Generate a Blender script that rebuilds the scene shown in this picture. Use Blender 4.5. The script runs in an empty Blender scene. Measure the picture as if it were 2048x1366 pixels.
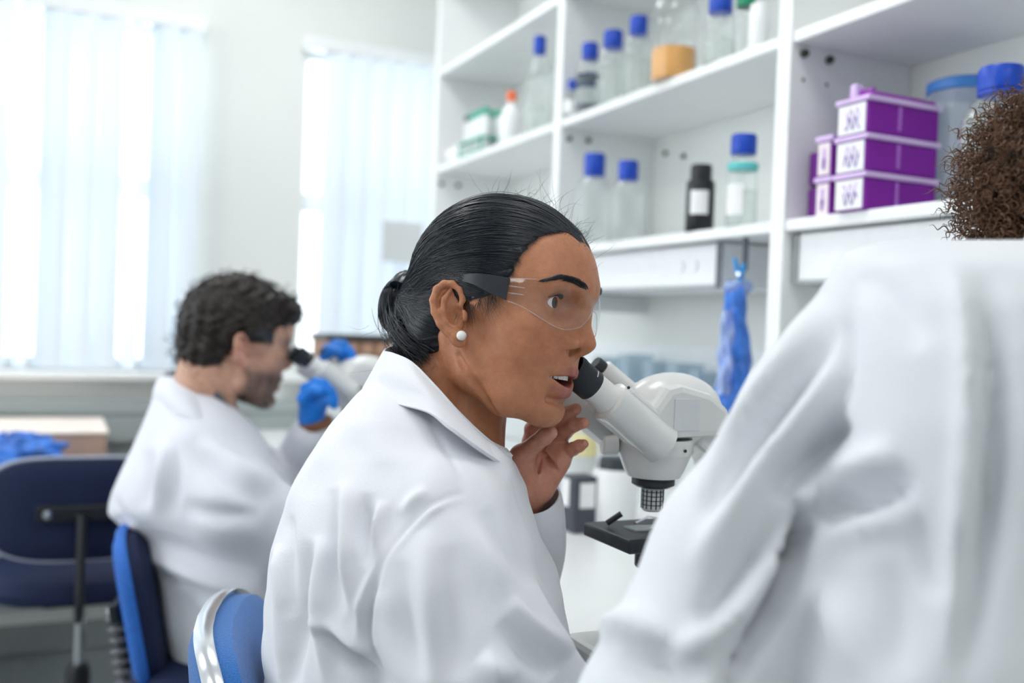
import bpy, math, random
import numpy as np
from mathutils import Vector, Matrix
random.seed(7); np.random.seed(7)
scene = bpy.context.scene
col = scene.collection
# ---------------------------------------------------------------- camera
FPX = 1950.0
CAM_H = 1.15
YAW, PITCH, ROLL = math.radians(24.9), math.radians(0.85), math.radians(2.2)
_f0 = np.array([math.sin(YAW), math.cos(YAW), 0.0]); _r0 = np.array([math.cos(YAW), -math.sin(YAW), 0.0]); _z = np.array([0, 0, 1.0])
CF = math.cos(PITCH) * _f0 - math.sin(PITCH) * _z
_u = math.cos(PITCH) * _z + math.sin(PITCH) * _f0
CR = math.cos(ROLL) * _r0 + math.sin(ROLL) * _u
CU = math.cos(ROLL) * _u - math.sin(ROLL) * _r0
CO = np.array([0, 0, CAM_H])
cam = bpy.data.cameras.new('camera'); camo = bpy.data.objects.new('camera', cam); col.objects.link(camo)
cam.sensor_width = 36.0; cam.lens = 36.0 * FPX / 2048.0; cam.clip_start = 0.02
cam.dof.use_dof = True; cam.dof.focus_distance = 1.0; cam.dof.aperture_fstop = 2.6
M = Matrix(((CR[0], CU[0], -CF[0], CO[0]), (CR[1], CU[1], -CF[1], CO[1]), (CR[2], CU[2], -CF[2], CO[2]), (0, 0, 0, 1)))
camo.matrix_world = M
scene.camera = camo
# ---------------------------------------------------------------- world, light, exposure
world = bpy.data.worlds.new('overcast_sky'); scene.world = world; world.use_nodes = True
bg = world.node_tree.nodes['Background']; bg.inputs[0].default_value = (0.93, 0.97, 1.0, 1); bg.inputs[1].default_value = 1.35
def area(name, loc, target, sx, sy, power, color=(1, 1, 1)):
    l = bpy.data.lights.new(name, 'AREA'); l.shape = 'RECTANGLE'; l.size = sx; l.size_y = sy; l.energy = power; l.color = color
    o = bpy.data.objects.new(name, l); col.objects.link(o); o.location = loc
    o.rotation_euler = (Vector(target) - Vector(loc)).to_track_quat('-Z', 'Y').to_euler()
    return o
area('window_daylight', (-1.10, 4.10, 1.75), (-0.7, 1.5, 1.0), 2.4, 1.5, 5, (0.95, 0.98, 1.0))
area('window_daylight', (0.80, 4.10, 1.75), (0.5, 1.5, 1.0), 1.3, 1.5, 3, (0.95, 0.98, 1.0))
vs = scene.view_settings
scene.display_settings.display_device = 'sRGB'
vs.view_transform = 'Standard'; vs.look = 'None'; vs.gamma = 1.0; vs.use_curve_mapping = False
vs.exposure = 1.14
# ---------------------------------------------------------------- helpers
def P(px, py, d):
    return CO + d * (CF + (px - 1024) / FPX * CR + (683 - py) / FPX * CU)
def ray(px, py):
    return CF + (px - 1024) / FPX * CR + (683 - py) / FPX * CU
def hit(axis, val, px, py):
    r = ray(px, py); t = (val - CO[axis]) / r[axis]
    return CO + t * r
def depth_of(w): return float((np.asarray(w) - CO) @ CF)
def cam2w(a):           # (n,3) camera metres (right, up, depth) -> world
    a = np.asarray(a, float); return CO + a[:, :1] * CR + a[:, 1:2] * CU + a[:, 2:3] * CF
def w2cam(a):
    b = np.asarray(a, float) - CO; return np.stack([b @ CR, b @ CU, b @ CF], -1)
def P3(px, py, d): return np.array([(px - 1024) / FPX * d, (683 - py) / FPX * d, d])   # camera metres

MATS = {}
def mat(name, color, rough=0.5, metal=0.0, trans=0.0, noise=0.0, nscale=40.0, bump=0.0, bscale=200.0, emit=0.0, sss=0.0, ior=1.45, coat=0.0, sheen=0.0, spec=0.5, stretch=None):
    if name in MATS: return MATS[name]
    m = bpy.data.materials.new(name); m.use_nodes = True; nt = m.node_tree; b = nt.nodes['Principled BSDF']
    c = (*color, 1)
    b.inputs['Base Color'].default_value = c; b.inputs['Roughness'].default_value = rough; b.inputs['Metallic'].default_value = metal
    b.inputs['Transmission Weight'].default_value = trans; b.inputs['IOR'].default_value = ior
    b.inputs['Coat Weight'].default_value = coat; b.inputs['Sheen Weight'].default_value = sheen; b.inputs['Specular IOR Level'].default_value = spec
    if sss: 
        b.inputs['Subsurface Weight'].default_value = sss; b.inputs['Subsurface Radius'].default_value = (0.01, 0.004, 0.002); b.inputs['Subsurface Scale'].default_value = 0.6
    if emit: b.inputs['Emission Color'].default_value = c; b.inputs['Emission Strength'].default_value = emit
    if noise or bump:
        tc = nt.nodes.new('ShaderNodeTexCoord'); mp = nt.nodes.new('ShaderNodeMapping'); nt.links.new(tc.outputs['Object'], mp.inputs[0])
        if stretch: mp.inputs['Scale'].default_value = stretch
    if noise:
        n = nt.nodes.new('ShaderNodeTexNoise'); n.inputs['Scale'].default_value = nscale; n.inputs['Detail'].default_value = 5; nt.links.new(mp.outputs[0], n.inputs['Vector'])
        r = nt.nodes.new('ShaderNodeValToRGB'); r.color_ramp.elements[0].position = 0.3; r.color_ramp.elements[1].position = 0.7
        r.color_ramp.elements[0].color = (*[max(0, x * (1 - noise)) for x in color], 1); r.color_ramp.elements[1].color = (*[min(1, x * (1 + noise)) for x in color], 1)
        nt.links.new(n.outputs['Fac'], r.inputs[0]); nt.links.new(r.outputs[0], b.inputs['Base Color'])
    if bump:
        n2 = nt.nodes.new('ShaderNodeTexNoise'); n2.inputs['Scale'].default_value = bscale; n2.inputs['Detail'].default_value = 4; nt.links.new(mp.outputs[0], n2.inputs['Vector'])
        bp = nt.nodes.new('ShaderNodeBump'); bp.inputs['Strength'].default_value = bump; bp.inputs['Distance'].default_value = 0.002
        nt.links.new(n2.outputs['Fac'], bp.inputs['Height']); nt.links.new(bp.outputs[0], b.inputs['Normal'])
    MATS[name] = m; return m
def clear_mat(name, tint=(1, 1, 1), refl=1.0, rough=0.03, body=0.0, ior=1.45):
    """thin clear glass or plastic: transparent, fresnel gloss, a little body colour"""
    if name in MATS: return MATS[name]
    m = bpy.data.materials.new(name); m.use_nodes = True; nt = m.node_tree; nt.nodes.remove(nt.nodes['Principled BSDF'])
    out = nt.nodes['Material Output']
    t = nt.nodes.new('ShaderNodeBsdfTransparent'); t.inputs[0].default_value = (*tint, 1)
    g = nt.nodes.new('ShaderNodeBsdfGlossy'); g.inputs['Roughness'].default_value = rough
    f = nt.nodes.new('ShaderNodeLayerWeight'); f.inputs['Blend'].default_value = .5
    pw = nt.nodes.new('ShaderNodeMath'); pw.operation = 'POWER'; pw.inputs[1].default_value = 4.0; nt.links.new(f.outputs['Facing'], pw.inputs[0])
    r0 = ((ior - 1) / (ior + 1)) ** 2
    mul = nt.nodes.new('ShaderNodeMath'); mul.operation = 'MULTIPLY_ADD'; mul.use_clamp = True; mul.inputs[1].default_value = refl * .8; mul.inputs[2].default_value = refl * r0; nt.links.new(pw.outputs[0], mul.inputs[0])
    mx = nt.nodes.new('ShaderNodeMixShader'); nt.links.new(mul.outputs[0], mx.inputs[0]); nt.links.new(t.outputs[0], mx.inputs[1]); nt.links.new(g.outputs[0], mx.inputs[2])
    last = mx
    if body:
        d = nt.nodes.new('ShaderNodeBsdfDiffuse'); d.inputs[0].default_value = (*tint, 1)
        m2 = nt.nodes.new('ShaderNodeMixShader'); m2.inputs[0].default_value = body
        nt.links.new(mx.outputs[0], m2.inputs[1]); nt.links.new(d.outputs[0], m2.inputs[2]); last = m2
    nt.links.new(last.outputs[0], out.inputs[0]); MATS[name] = m; return m
def slat_mat():
    m = bpy.data.materials.new('blind_fabric'); m.use_nodes = True; nt = m.node_tree; nt.nodes.remove(nt.nodes['Principled BSDF'])
    d = nt.nodes.new('ShaderNodeBsdfDiffuse'); d.inputs[0].default_value = (.86, .90, .94, 1)
    t = nt.nodes.new('ShaderNodeBsdfTranslucent'); t.inputs[0].default_value = (.86, .92, .97, 1)
    w = nt.nodes.new('ShaderNodeTexWave'); w.inputs['Scale'].default_value = 60; w.inputs['Distortion'].default_value = 1
    tc = nt.nodes.new('ShaderNodeTexCoord'); nt.links.new(tc.outputs['Object'], w.inputs['Vector'])
    bp = nt.nodes.new('ShaderNodeBump'); bp.inputs['Strength'].default_value = .1; nt.links.new(w.outputs['Fac'], bp.inputs['Height']); nt.links.new(bp.outputs[0], d.inputs['Normal'])
    mx = nt.nodes.new('ShaderNodeMixShader'); mx.inputs[0].default_value = .27
    nt.links.new(d.outputs[0], mx.inputs[1]); nt.links.new(t.outputs[0], mx.inputs[2]); nt.links.new(mx.outputs[0], nt.nodes['Material Output'].inputs[0])
    MATS['blind'] = m; return m

def tag(o, label=None, cat=None, group=None, kind=None):
    if label: o['label'] = label
    if cat: o['category'] = cat
    if group: o['group'] = group
    if kind: o['kind'] = kind
    return o
def empty(name, loc, rz=0.0):
    o = bpy.data.objects.new(name, None); col.objects.link(o); o.location = Vector([float(v) for v in loc]); o.rotation_euler.z = rz; o.empty_display_size = .05
    return o
def link(name, me, m, parent=None, smooth=False, bevel=0.0, world_coords=True):
    o = bpy.data.objects.new(name, me); col.objects.link(o)
    if m is not None: me.materials.append(m)
    if smooth: me.shade_smooth()
    if bevel:
        md = o.modifiers.new('bevel', 'BEVEL'); md.width = bevel; md.segments = 2; md.limit_method = 'ANGLE'; md.angle_limit = math.radians(40)
    if parent is not None:
        o.parent = parent
        if world_coords:
            o.matrix_parent_inverse = (Matrix.Translation(parent.location) @ parent.rotation_euler.to_matrix().to_4x4()).inverted() if parent.parent is None and parent.type == 'EMPTY' else Matrix.Identity(4)
    return o
class MB:
    """collects shapes; build() links them as one mesh object"""
    def __init__(s): s.v = []; s.f = []
    def add(s, V, Fc):
        n = len(s.v); s.v.extend([tuple(map(float, p)) for p in V]); s.f.extend([tuple(int(i) + n for i in f) for f in Fc]); return s
    def box(s, lo, hi, R=None, o=None):
        (a, b, c), (d, e, f) = lo, hi
        V = [(a, b, c), (d, b, c), (d, e, c), (a, e, c), (a, b, f), (d, b, f), (d, e, f), (a, e, f)]
        if R is not None: V = [np.asarray(o) + np.asarray(R) @ np.asarray(p) for p in V]
        return s.add(V, [(0, 3, 2, 1), (4, 5, 6, 7), (0, 1, 5, 4), (1, 2, 6, 5), (2, 3, 7, 6), (3, 0, 4, 7)])
    def lathe(s, prof, c=(0, 0, 0), n=28, axis=None, ang=2 * math.pi):
        """prof: (r, h) list, revolved about axis through c"""
        ax = np.array([0, 0, 1.0]) if axis is None else np.asarray(axis, float) / np.linalg.norm(axis)
        t = np.array([1.0, 0, 0]) if abs(ax[0]) < .9 else np.array([0, 1.0, 0])
        e1 = np.cross(ax, t); e1 /= np.linalg.norm(e1); e2 = np.cross(ax, e1)
        V = []; Fc = []
        for r, h in prof:
            for k in range(n):
                a = ang * k / n; V.append(np.asarray(c) + ax * h + r * (math.cos(a) * e1 + math.sin(a) * e2))
        for i in range(len(prof) - 1):
            for k in range(n):
                k2 = (k + 1) % n; Fc.append((i * n + k, i * n + k2, (i + 1) * n + k2, (i + 1) * n + k))
        if prof[0][0] > 1e-6: Fc.append(tuple(range(n))[::-1])
        if prof[-1][0] > 1e-6: Fc.append(tuple((len(prof) - 1) * n + k for k in range(n)))
        return s.add(V, Fc)
    def tube(s, pts, r, n=8, cap=True, flat=None):
        pts = np.asarray(pts, float); N = len(pts); rs = np.broadcast_to(np.asarray(r, float), (N,))
        T = np.gradient(pts, axis=0); T /= np.linalg.norm(T, axis=1, keepdims=True) + 1e-12
        up = np.array([0, 0, 1.0]) if abs(T[0][2]) < .9 else np.array([1.0, 0, 0])
        V = []; Fc = []; e1 = np.cross(T[0], up); e1 /= np.linalg.norm(e1)
        for i in range(N):
            e1 = e1 - T[i] * (e1 @ T[i]); e1 /= np.linalg.norm(e1) + 1e-12; e2 = np.cross(T[i], e1)
            for k in range(n):
                a = 2 * math.pi * k / n; V.append(pts[i] + rs[i] * (math.cos(a) * e1 + (flat or 1) * math.sin(a) * e2))
        for i in range(N - 1):
            for k in range(n):
                k2 = (k + 1) % n; Fc.append((i * n + k, i * n + k2, (i + 1) * n + k2, (i + 1) * n + k))
        if cap: Fc.append(tuple(range(n))[::-1]); Fc.append(tuple((N - 1) * n + k for k in range(n)))
        return s.add(V, Fc)
    def grid(s, G, closed=False):
        G = np.asarray(G, float); a, b = G.shape[:2]; V = G.reshape(-1, 3); Fc = []
        for i in range(a - 1):
            for j in range(b if closed else b - 1):
                j2 = (j + 1) % b; Fc.append((i * b + j, i * b + j2, (i + 1) * b + j2, (i + 1) * b + j))
        return s.add(V, Fc)
    def shell(s, G, th):
        """a grid given thickness th along its normals, closed round the rim"""
        G = np.asarray(G, float); du = np.gradient(G, axis=0); dv = np.gradient(G, axis=1); N = np.cross(du, dv); N /= np.linalg.norm(N, axis=2, keepdims=True) + 1e-12
        a, b = G.shape[:2]; H = G + N * th
        V = np.concatenate([G.reshape(-1, 3), H.reshape(-1, 3)]); o = a * b; Fc = []
        for i in range(a - 1):
            for j in range(b - 1):
                q = (i * b + j, i * b + j + 1, (i + 1) * b + j + 1, (i + 1) * b + j); Fc.append(q[::-1]); Fc.append(tuple(x + o for x in q))
        for i in range(a - 1):
            Fc.append((i * b, (i + 1) * b, (i + 1) * b + o, i * b + o)); Fc.append(((i + 1) * b + b - 1, i * b + b - 1, i * b + b - 1 + o, (i + 1) * b + b - 1 + o))
        for j in range(b - 1):
            Fc.append((j + 1, j, j + o, j + 1 + o)); Fc.append(((a - 1) * b + j, (a - 1) * b + j + 1, (a - 1) * b + j + 1 + o, (a - 1) * b + j + o))
        return s.add(V, Fc)
    def prism(s, poly, w, c, ex, ey, ez):
        """polygon in (ex, ey) extruded +-w/2 along ez, about c"""
        c, ex, ey, ez = map(np.asarray, (c, ex, ey, ez)); n = len(poly); V = [c + x * ex + y * ey - w / 2 * ez for x, y in poly] + [c + x * ex + y * ey + w / 2 * ez for x, y in poly]
        Fc = [tuple(range(n))[::-1], tuple(range(n, 2 * n))] + [(k, (k + 1) % n, (k + 1) % n + n, k + n) for k in range(n)]
        return s.add(V, Fc)
    def build(s, name, m, parent=None, smooth=False, bevel=0.0, fix=True):
        me = bpy.data.meshes.new(name); me.from_pydata(s.v, [], s.f)
        if fix:
            import bmesh
            bm = bmesh.new(); bm.from_mesh(me); bmesh.ops.recalc_face_normals(bm, faces=bm.faces); bm.to_mesh(me); bm.free()
        me.update()
        if smooth:
            me.shade_smooth()
            try: me.set_sharp_from_angle(angle=math.radians(42))
            except Exception: pass
        return link(name, me, m, parent, False, bevel)
def spline(pts, n):
    """Catmull-Rom through pts, n samples"""
    p = np.asarray(pts, float); k = len(p); t = np.linspace(0, k - 1, n); i = np.clip(t.astype(int), 0, k - 2); u = (t - i)[:, None]
    g = lambda j: p[np.clip(j, 0, k - 1)]
    a, b, c, d = g(i - 1), g(i), g(i + 1), g(i + 2)
    return .5 * ((2 * b) + (c - a) * u + (2 * a - 5 * b + 4 * c - d) * u ** 2 + (3 * b - a - 3 * c + d) * u ** 3)
def copy_tree(o, parent=None):
    c = o.copy(); col.objects.link(c); inv = o.matrix_parent_inverse.copy(); c.parent = parent; c.matrix_parent_inverse = inv
    for ch in list(o.children): copy_tree(ch, c)
    return c
# common materials
WHITE = mat('white_laminate', (.86, .88, .88), .35, noise=.015, nscale=8)
WALLM = mat('white_wall_paint', (.80, .825, .80), .7, noise=.02, nscale=3, bump=.15, bscale=120)
BLUECAP = mat('blue_plastic', (.005, .06, .48), .35, noise=.1, nscale=60)
GLASS = clear_mat('clear_glass', (.96, .98, .975), 1.5, .03, .06)
WHITEP = mat('white_plastic', (.85, .87, .88), .35, noise=.02, nscale=30)
BLACKP = mat('black_plastic', (.012, .014, .018), .38, noise=.2, nscale=60)
CHROME = mat('chrome', (.75, .77, .8), .12, 1.0, noise=.03, nscale=20)
slat_mat()
# ================================================================ the room
YW, XF, XW = 3.60, 1.20, 1.50
b = MB().box((-3.2, -2.5, -.05), (XW + .15, YW + .15, 0)); tag(b.build('floor', mat('grey_vinyl_floor', (.20, .23, .24), .45, noise=.12, nscale=30)), kind='structure')
b = MB().box((-3.2, -2.5, 2.75), (XW + .15, YW + .15, 2.80)); tag(b.build('ceiling', mat('ceiling_paint', (.85, .86, .85), .8, noise=.02)), kind='structure')
# windows: opening 1 and 2
def wx(px, py): return hit(1, YW, px, py)
ZS = wx(170, 741)[2]; ZT = wx(250, 27)[2]
W1 = (-2.75, wx(388, 400)[0]); W2 = (wx(604, 400)[0], 1.38)
b = MB()
for x0, x1, z0, z1 in ((-3.2, XW + .15, 0, ZS), (-3.2, XW + .15, ZT, 2.75), (-3.2, W1[0], ZS, ZT), (W1[1], W2[0], ZS, ZT), (W2[1], XW + .15, ZS, ZT)):
    b.box((x0, YW, z0), (x1, YW + .15, z1))
tag(b.build('wall_back', WALLM), kind='structure')
tag(MB().box((XW, -2.5, 0), (XW + .15, YW, 2.75)).build('wall_right', WALLM), kind='structure')
tag(MB().box((-3.2, -2.65, 0), (XW + .15, -2.5, 2.75)).build('blocker_wall_front', WALLM), kind='structure')  # unseen wall, added to cut the fill light from behind the camera
tag(MB().box((-3.35, -2.65, 0), (-3.2, .5, 2.75)).build('blocker_wall_left', WALLM), kind='structure')  # unseen part-length wall, added to narrow the open side that lets light in
PANE = clear_mat('window_glass', (.97, .99, 1), 1.0, .02)
for i, (x0, x1) in enumerate((W1, W2)):
    fr = MB(); t = .045; y0, y1 = YW + .06, YW + .11; zm = ZT - (ZT - ZS) * .475
    ts = .018; fr.box((x0 + ts, y0, ZS), (x1 - ts, y1, ZS + t)).box((x0 + ts, y0, ZT - t), (x1 - ts, y1, ZT)).box((x0, y0, ZS), (x0 + ts, y1, ZT)).box((x1 - ts, y0, ZS), (x1, y1, ZT)).box((x0 + ts, y0, zm - .035), (x1 - ts, y1, zm + .035))
    w = tag(fr.build('window_%d' % (i + 1), WHITEP, bevel=.004), kind='structure')
    for z0, z1 in ((ZS + t, zm - .035), (zm + .035, ZT - t)):
        MB().box((x0 + ts, YW + .083, z0), (x1 - ts, YW + .087, z1)).build('pane', PANE, w)
    sill = MB().box((x0 - .06, YW - .085, ZS - .028), (x1 + .06, YW + .06, ZS)); sill.build('window_sill', WHITE, w, bevel=.006)
    # vertical blind
    e = empty('vertical_blind', ((x0 + x1) / 2, YW - .03, ZS))
    tag(e, ['white vertical blind covering the wide left window', 'white vertical blind in the narrow window beside the shelves'][i], 'blind', 'vertical blinds')
    MB().box((x0 - .02, YW - .06, ZT - .035), (x1 + .02, YW - .002, ZT + .012)).build('headrail', WHITEP, e, bevel=.004)
    pitch = .083; n = int((x1 - x0 - .05) / pitch); rnd = random.Random(5 + i)
    for k in range(n):
        cx = x1 - .035 - k * pitch if i == 0 else x0 + .105 + k * pitch
        a = math.radians(152 + rnd.uniform(-14, 14)); wv = .0445
        if i == 0 and k % 4 == 2 and k < 8: a = math.radians(118)
        prof = [(t_ * wv, .006 * (1 - t_ * t_)) for t_ in np.linspace(-1, 1, 7)]
        G = [[(cx + u * math.cos(a) - q * math.sin(a), YW - .045 + u * math.sin(a) + q * math.cos(a), z) for u, q in prof] for z in (ZS + .012, ZT - .03)]
        MB().shell(G, .0012).build('slat', MATS['blind'], e, smooth=True)
# dado trunking and skirting on the window wall
g = mat('grey_trunking', (.42, .47, .47), .5, noise=.03)
zt = wx(170, 800)[2]
def bar(name, z0, z1, dp, m, k): tag(MB().box((-3.2, YW - dp, z0), (XW, YW, z1)).build(name, m, bevel=.006), kind='structure')
bar('trim_1', zt - .14, zt + .006, .055, g, 0)
bar('trim_2', zt - .045, zt - .035, .060, mat('trunking_seam', (.30, .34, .34), .5, noise=.03), 0)
bar('trim_3', .16, .30, .05, g, 0)
bar('baseboard_back', 0, .10, .015, mat('grey_skirting', (.25, .28, .28), .5, noise=.05), 0)
# thin panel over the lower wall; its grey-blue is shade put into the colour
tag(MB().box((-3.2, YW - .006, .30), (XW, YW, zt - .14)).build('wall_shade_panel', mat('shaded_wall_paint', (.50, .55, .56), .6, noise=.03)), kind='structure')
# ceiling panel lights (real lamps)
for i, (x, y) in enumerate(((-.9, 1.0), (-.9, -1.1), (.55, 1.0), (.55, -1.1), (-.9, 2.7), (.55, 2.7))):
    e = empty('ceiling_light', (x, y, 2.70)); tag(e, 'square white ceiling panel light ' + ['above the left of the room', 'behind the viewer on the left', 'above the seated woman', 'behind the viewer on the right', 'near the wide left window', 'near the narrow window'][i], 'ceiling light', 'ceiling panel lights')
    MB().box((x - .31, y - .31, 2.715), (x + .31, y + .31, 2.75)).build('frame', WHITEP, e)
    MB().box((x - .28, y - .28, 2.708), (x + .28, y + .28, 2.716)).build('diffuser', mat('light_diffuser', (1, 1, 1), .5, emit=4.2), e)
# ---------------------------------------------------------------- bench
bt = empty('lab_bench', (1.05, 1.6, 0)); tag(bt, 'long white lab bench running below the wall shelves', 'bench')
MB().box((.60, -.6, .715), (XW - .014, YW - .07, .75)).build('worktop', mat('white_worktop', (.82, .84, .83), .25, noise=.02, nscale=5), bt, bevel=.006)
for y0 in (-.55, .75, 2.05):
    MB().box((.95, y0, .05), (XW - .04, y0 + 1.26, .715)).build('base_cabinet', WHITE, bt, bevel=.004)
# ---------------------------------------------------------------- wall shelf unit
YD = [3.33, 2.37, 1.459, .50]; TH = .038
SH = [1.345, 1.69, 2.035]
su = empty('shelf_unit', (1.35, 1.9, .75)); tag(su, 'tall white open shelving mounted on the wall above the bench', 'shelving')
for y in YD: MB().box((XF, y - TH, .98 if y < 1.6 and y > 1 else 1.20), (XW, y, 2.35)).build('divider', WHITE, su, bevel=.002)
for k in range(3):
    for z in SH:
        MB().box((XF + .004, YD[k + 1], z), (XW, YD[k] - TH, z + .022)).build('shelf', WHITE, su, bevel=.003)
MB().box((XF, YD[3], 2.35), (XW, YD[0], 2.375)).build('top_panel', WHITE, su, bevel=.003)
# shelf pins and drilled holes on the divider faces
PIN = mat('dark_bracket', (.05, .05, .04), .4, .6, noise=.1)
def pin(px, py, y, r=.0075, l=.012): 
    p = hit(1, y, px, py); MB().lathe([(0, 0), (r * 1.0, .001), (r, l * .7), (r * .7, l), (0, l)], p, 12, (0, -1, 0)).build('shelf_pin', PIN, su, smooth=True)
for px, py in ((1606, 108), (1656, 121)): pin(px, py, YD[2] - TH)
for px, py in ((1606, 160), (1653, 170)): pin(px, py, YD[2] - TH, .0035, .001)
for px, py in ((1137, 278), (1176, 281)): pin(px, py, YD[1] - TH, .007, .01)
for px, py in ((882, 368), (916, 371)): pin(px, py, YD[0] - TH, .008, .01)
for px, py in ((1333, 307), (1369, 313)):
    p = hit(0, XW, px, py); MB().lathe([(0, 0), (.007, .001), (.007, .007), (0, .009)], p, 12, (-1, 0, 0)).build('wall_fixing', PIN, su, smooth=True)
# under-shelf light fittings
GREYF = mat('grey_metal_frame', (.33, .36, .36), .4, .3, noise=.05)
def fitting(y0, y1, x0, lab, zb, cover):
    e = empty('shelf_light', (1.33, (y0 + y1) / 2, zb)); tag(e, lab, 'light fitting', 'light fittings under the lower shelf')
    zt_ = SH[0] - .004
    MB().box((x0, y0 + .012, zb), (XW - .02, y1 - .012, zt_)).build('housing', mat('light_housing', (.84, .86, .88), .4, noise=.02), e, bevel=.003)
    MB().box((x0 - .004, y0, zb - .003), (XW - .02, y0 + .012, zt_)).build('end_cap', cover, e, bevel=.002)
    MB().box((x0 - .004, y1 - .012, zb - .003), (XW - .02, y1, zt_)).build('end_cap', GREYF, e, bevel=.002)
    MB().box((x0 - .003, y0 + .012, zb - .004), (x0 + .012, y1 - .012, zb + .004)).build('lower_rail', GREYF, e)
    for k in range(2): 
        yy = y0 + .10 + k * .05
        MB().lathe([(.012, 0), (.012, .004), (0, .004)], (x0, yy, (zb + zt_) / 2), 14, (-1, 0, 0)).build('switch', WHITEP, e, smooth=True)
yb = hit(0, 1.235, 1447, 520)[1]; zb = hit(0, 1.235, 1447, 572)[2]
fitting(yb, YD[1] - TH - .03, 1.235, 'white light fitting with a dark front strip under the middle lower shelf', zb, WHITEP)
MB().box((1.228, yb - .002, zb - .004), (1.2305, yb + .016, SH[0] - .004)).build('end_strip', mat('dark_grey_cap', (.10, .11, .13), .4, noise=.1), bpy.data.objects['shelf_light'])
ye = hit(0, 1.225, 1562, 500)[1]; zb2 = hit(0, 1.225, 1562, 566)[2]; ye = min(ye, YD[2] - TH - .003)
fitting(YD[3] + .02, ye, 1.225, 'white grey-framed light fitting under the lower shelf with purple boxes', zb2, GREYF)
# tiled white splashback strip with a rail
tag(MB().box((XW - .012, -.5, .75), (XW, YW, 1.12)).build('trim_5', mat('white_splashback', (.84, .88, .89), .2, noise=.02)), kind='structure')
# ================================================================ things on the shelves
def onz(px, py, z):
    w = hit(2, z, px, py); return w, depth_of(w)
def px2m(npx, d): return npx * d / FPX
def bottle(px, base, top, wpx, z, label, capm=BLUECAP, cap_h=None, liquid=None, lq_top=None, body=GLASS, paper=None, capr=.55, cat='bottle', group='bottles on the shelves', x_clip=True, neck=.30, d=None, name='reagent_bottle', bands=(), xmin=.03):
    """screw-cap bottle standing at pixel column px with its base at row base"""
    if d is None: w, d = onz(px, base, z)
    else: w = P(px, base, d)
    x = min(max(w[0], XF + xmin), XW - .05) if x_clip else w[0]
    y = w[1] if x == w[0] else w[1] * x / w[0]
    d = depth_of((x, y, z)); H = px2m(base - top, d); r = px2m(wpx, d) / 2
    e = empty(name, (x, y, z)); tag(e, label, cat, group)
    ch = cap_h or min(.2 * H, r * 1.1); rc = r * capr; hn = H - ch; hs = H * (1 - neck)
    prof = [(0, .001), (r * .92, 0), (r, r * .1), (r, hs - r * .35), (r * .93, hs - r * .08), (r * .72, hs + (hn - hs) * .45), (rc * .86, hn - (hn - hs) * .25), (rc * .84, hn + ch * .6)]
    MB().lathe(prof, (x, y, z), 28).build('body', body, e, smooth=True)
    cp = []
    n = 36
    c = MB(); ring = []
    pr = [(rc * .98, hn), (rc * 1.0, hn + ch * .06), (rc * 1.0, hn + ch * .85), (rc * .93, hn + ch), (0, hn + ch)]
    V = []; Fc = []
    for q, (rr, h) in enumerate(pr):
        for k in range(n):
            a = 2 * math.pi * k / n; g = 1 + (.025 if k % 2 and q < 3 else 0); V.append((x + rr * g * math.cos(a), y + rr * g * math.sin(a), z + h))
    for q in range(len(pr) - 1):
        for k in range(n): Fc.append((q * n + k, q * n + (k + 1) % n, (q + 1) * n + (k + 1) % n, (q + 1) * n + k))
    c.add(V, Fc); c.build('cap', capm, e, smooth=True)
    if capm is BLUECAP: MB().lathe([(rc * .95, hn - ch * .22), (rc * 1.02, hn - ch * .2), (rc * 1.02, hn - ch * .04), (rc * .95, hn - ch * .02)], (x, y, z), 24).build('pouring_ring', BLUECAP, e, smooth=True)
    if liquid:
        hl = H * (base - lq_top) / (base - top)
        MB().lathe([(0, .003), (r * .94, .003), (r * .95, hl), (0, hl)], (x, y, z), 24).build('liquid', liquid, e, smooth=True)
    if paper:
        pm, h0, h1, a0, a1 = paper
        G = [[(x + (r * 1.01) * math.cos(t), y + (r * 1.01) * math.sin(t), z + h) for t in np.linspace(a0, a1, 14)] for h in (H * h0, H * h1)]
        MB().shell(G, .0006).build('paper_label', pm, e, smooth=True)
    for bm_, h0, h1 in bands:
        MB().lathe([(r * 1.0, H * h0), (r * 1.015, H * h0 + .001), (r * 1.015, H * h1 - .001), (r * 1.0, H * h1)], (x, y, z), 24).build('band', bm_, e, smooth=True)
    return e
PAPER = mat('white_paper', (.86, .87, .88), .7, noise=.03)
WATER = clear_mat('clear_liquid', (.95, .975, .96), 1.0, .02, .08)
ORANGE = mat('orange_liquid', (.84, .40, .07), .25, noise=.08, nscale=20, sss=.0)
DARKS = mat('slate_print', (.05, .08, .13), .5, noise=.2)
TEAL = mat('teal_band', (.10, .55, .55), .5, noise=.1)
T = SH[1] + .022; Lz = SH[0] + .022
fc = math.pi * 1.12     # direction of the shelf front / viewer
bottle(1144, 230, 154, 32, T, 'smallest blue-capped bottle on the upper shelf beside the white divider', paper=(PAPER, .1, .45, fc - 1.0, fc + 1.0), capr=.62, xmin=.022)
bottle(1176, 214, 74, 52, T, 'blue-capped glass bottle with a dark printed stripe, next to the smallest bottle', paper=(DARKS, .34, .42, fc - .6, fc + 1.2), bands=((DARKS, .08, .11), (DARKS, .50, .55)), capr=.62, liquid=WATER, lq_top=160)
bottle(1222, 199, 52, 58, T, 'blue-capped glass bottle third from the divider on the upper shelf', liquid=WATER, lq_top=120, capr=.66)
bottle(1272, 183, 26, 56, T, 'blue-capped glass bottle just left of the orange flask', liquid=WATER, lq_top=110, capr=.62)
bottle(1345, 163, -75, 92, T, 'large clear flask holding orange liquid on the upper shelf', liquid=ORANGE, lq_top=100, capr=.45, cat='flask', neck=.36, name='glass_flask')
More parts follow.
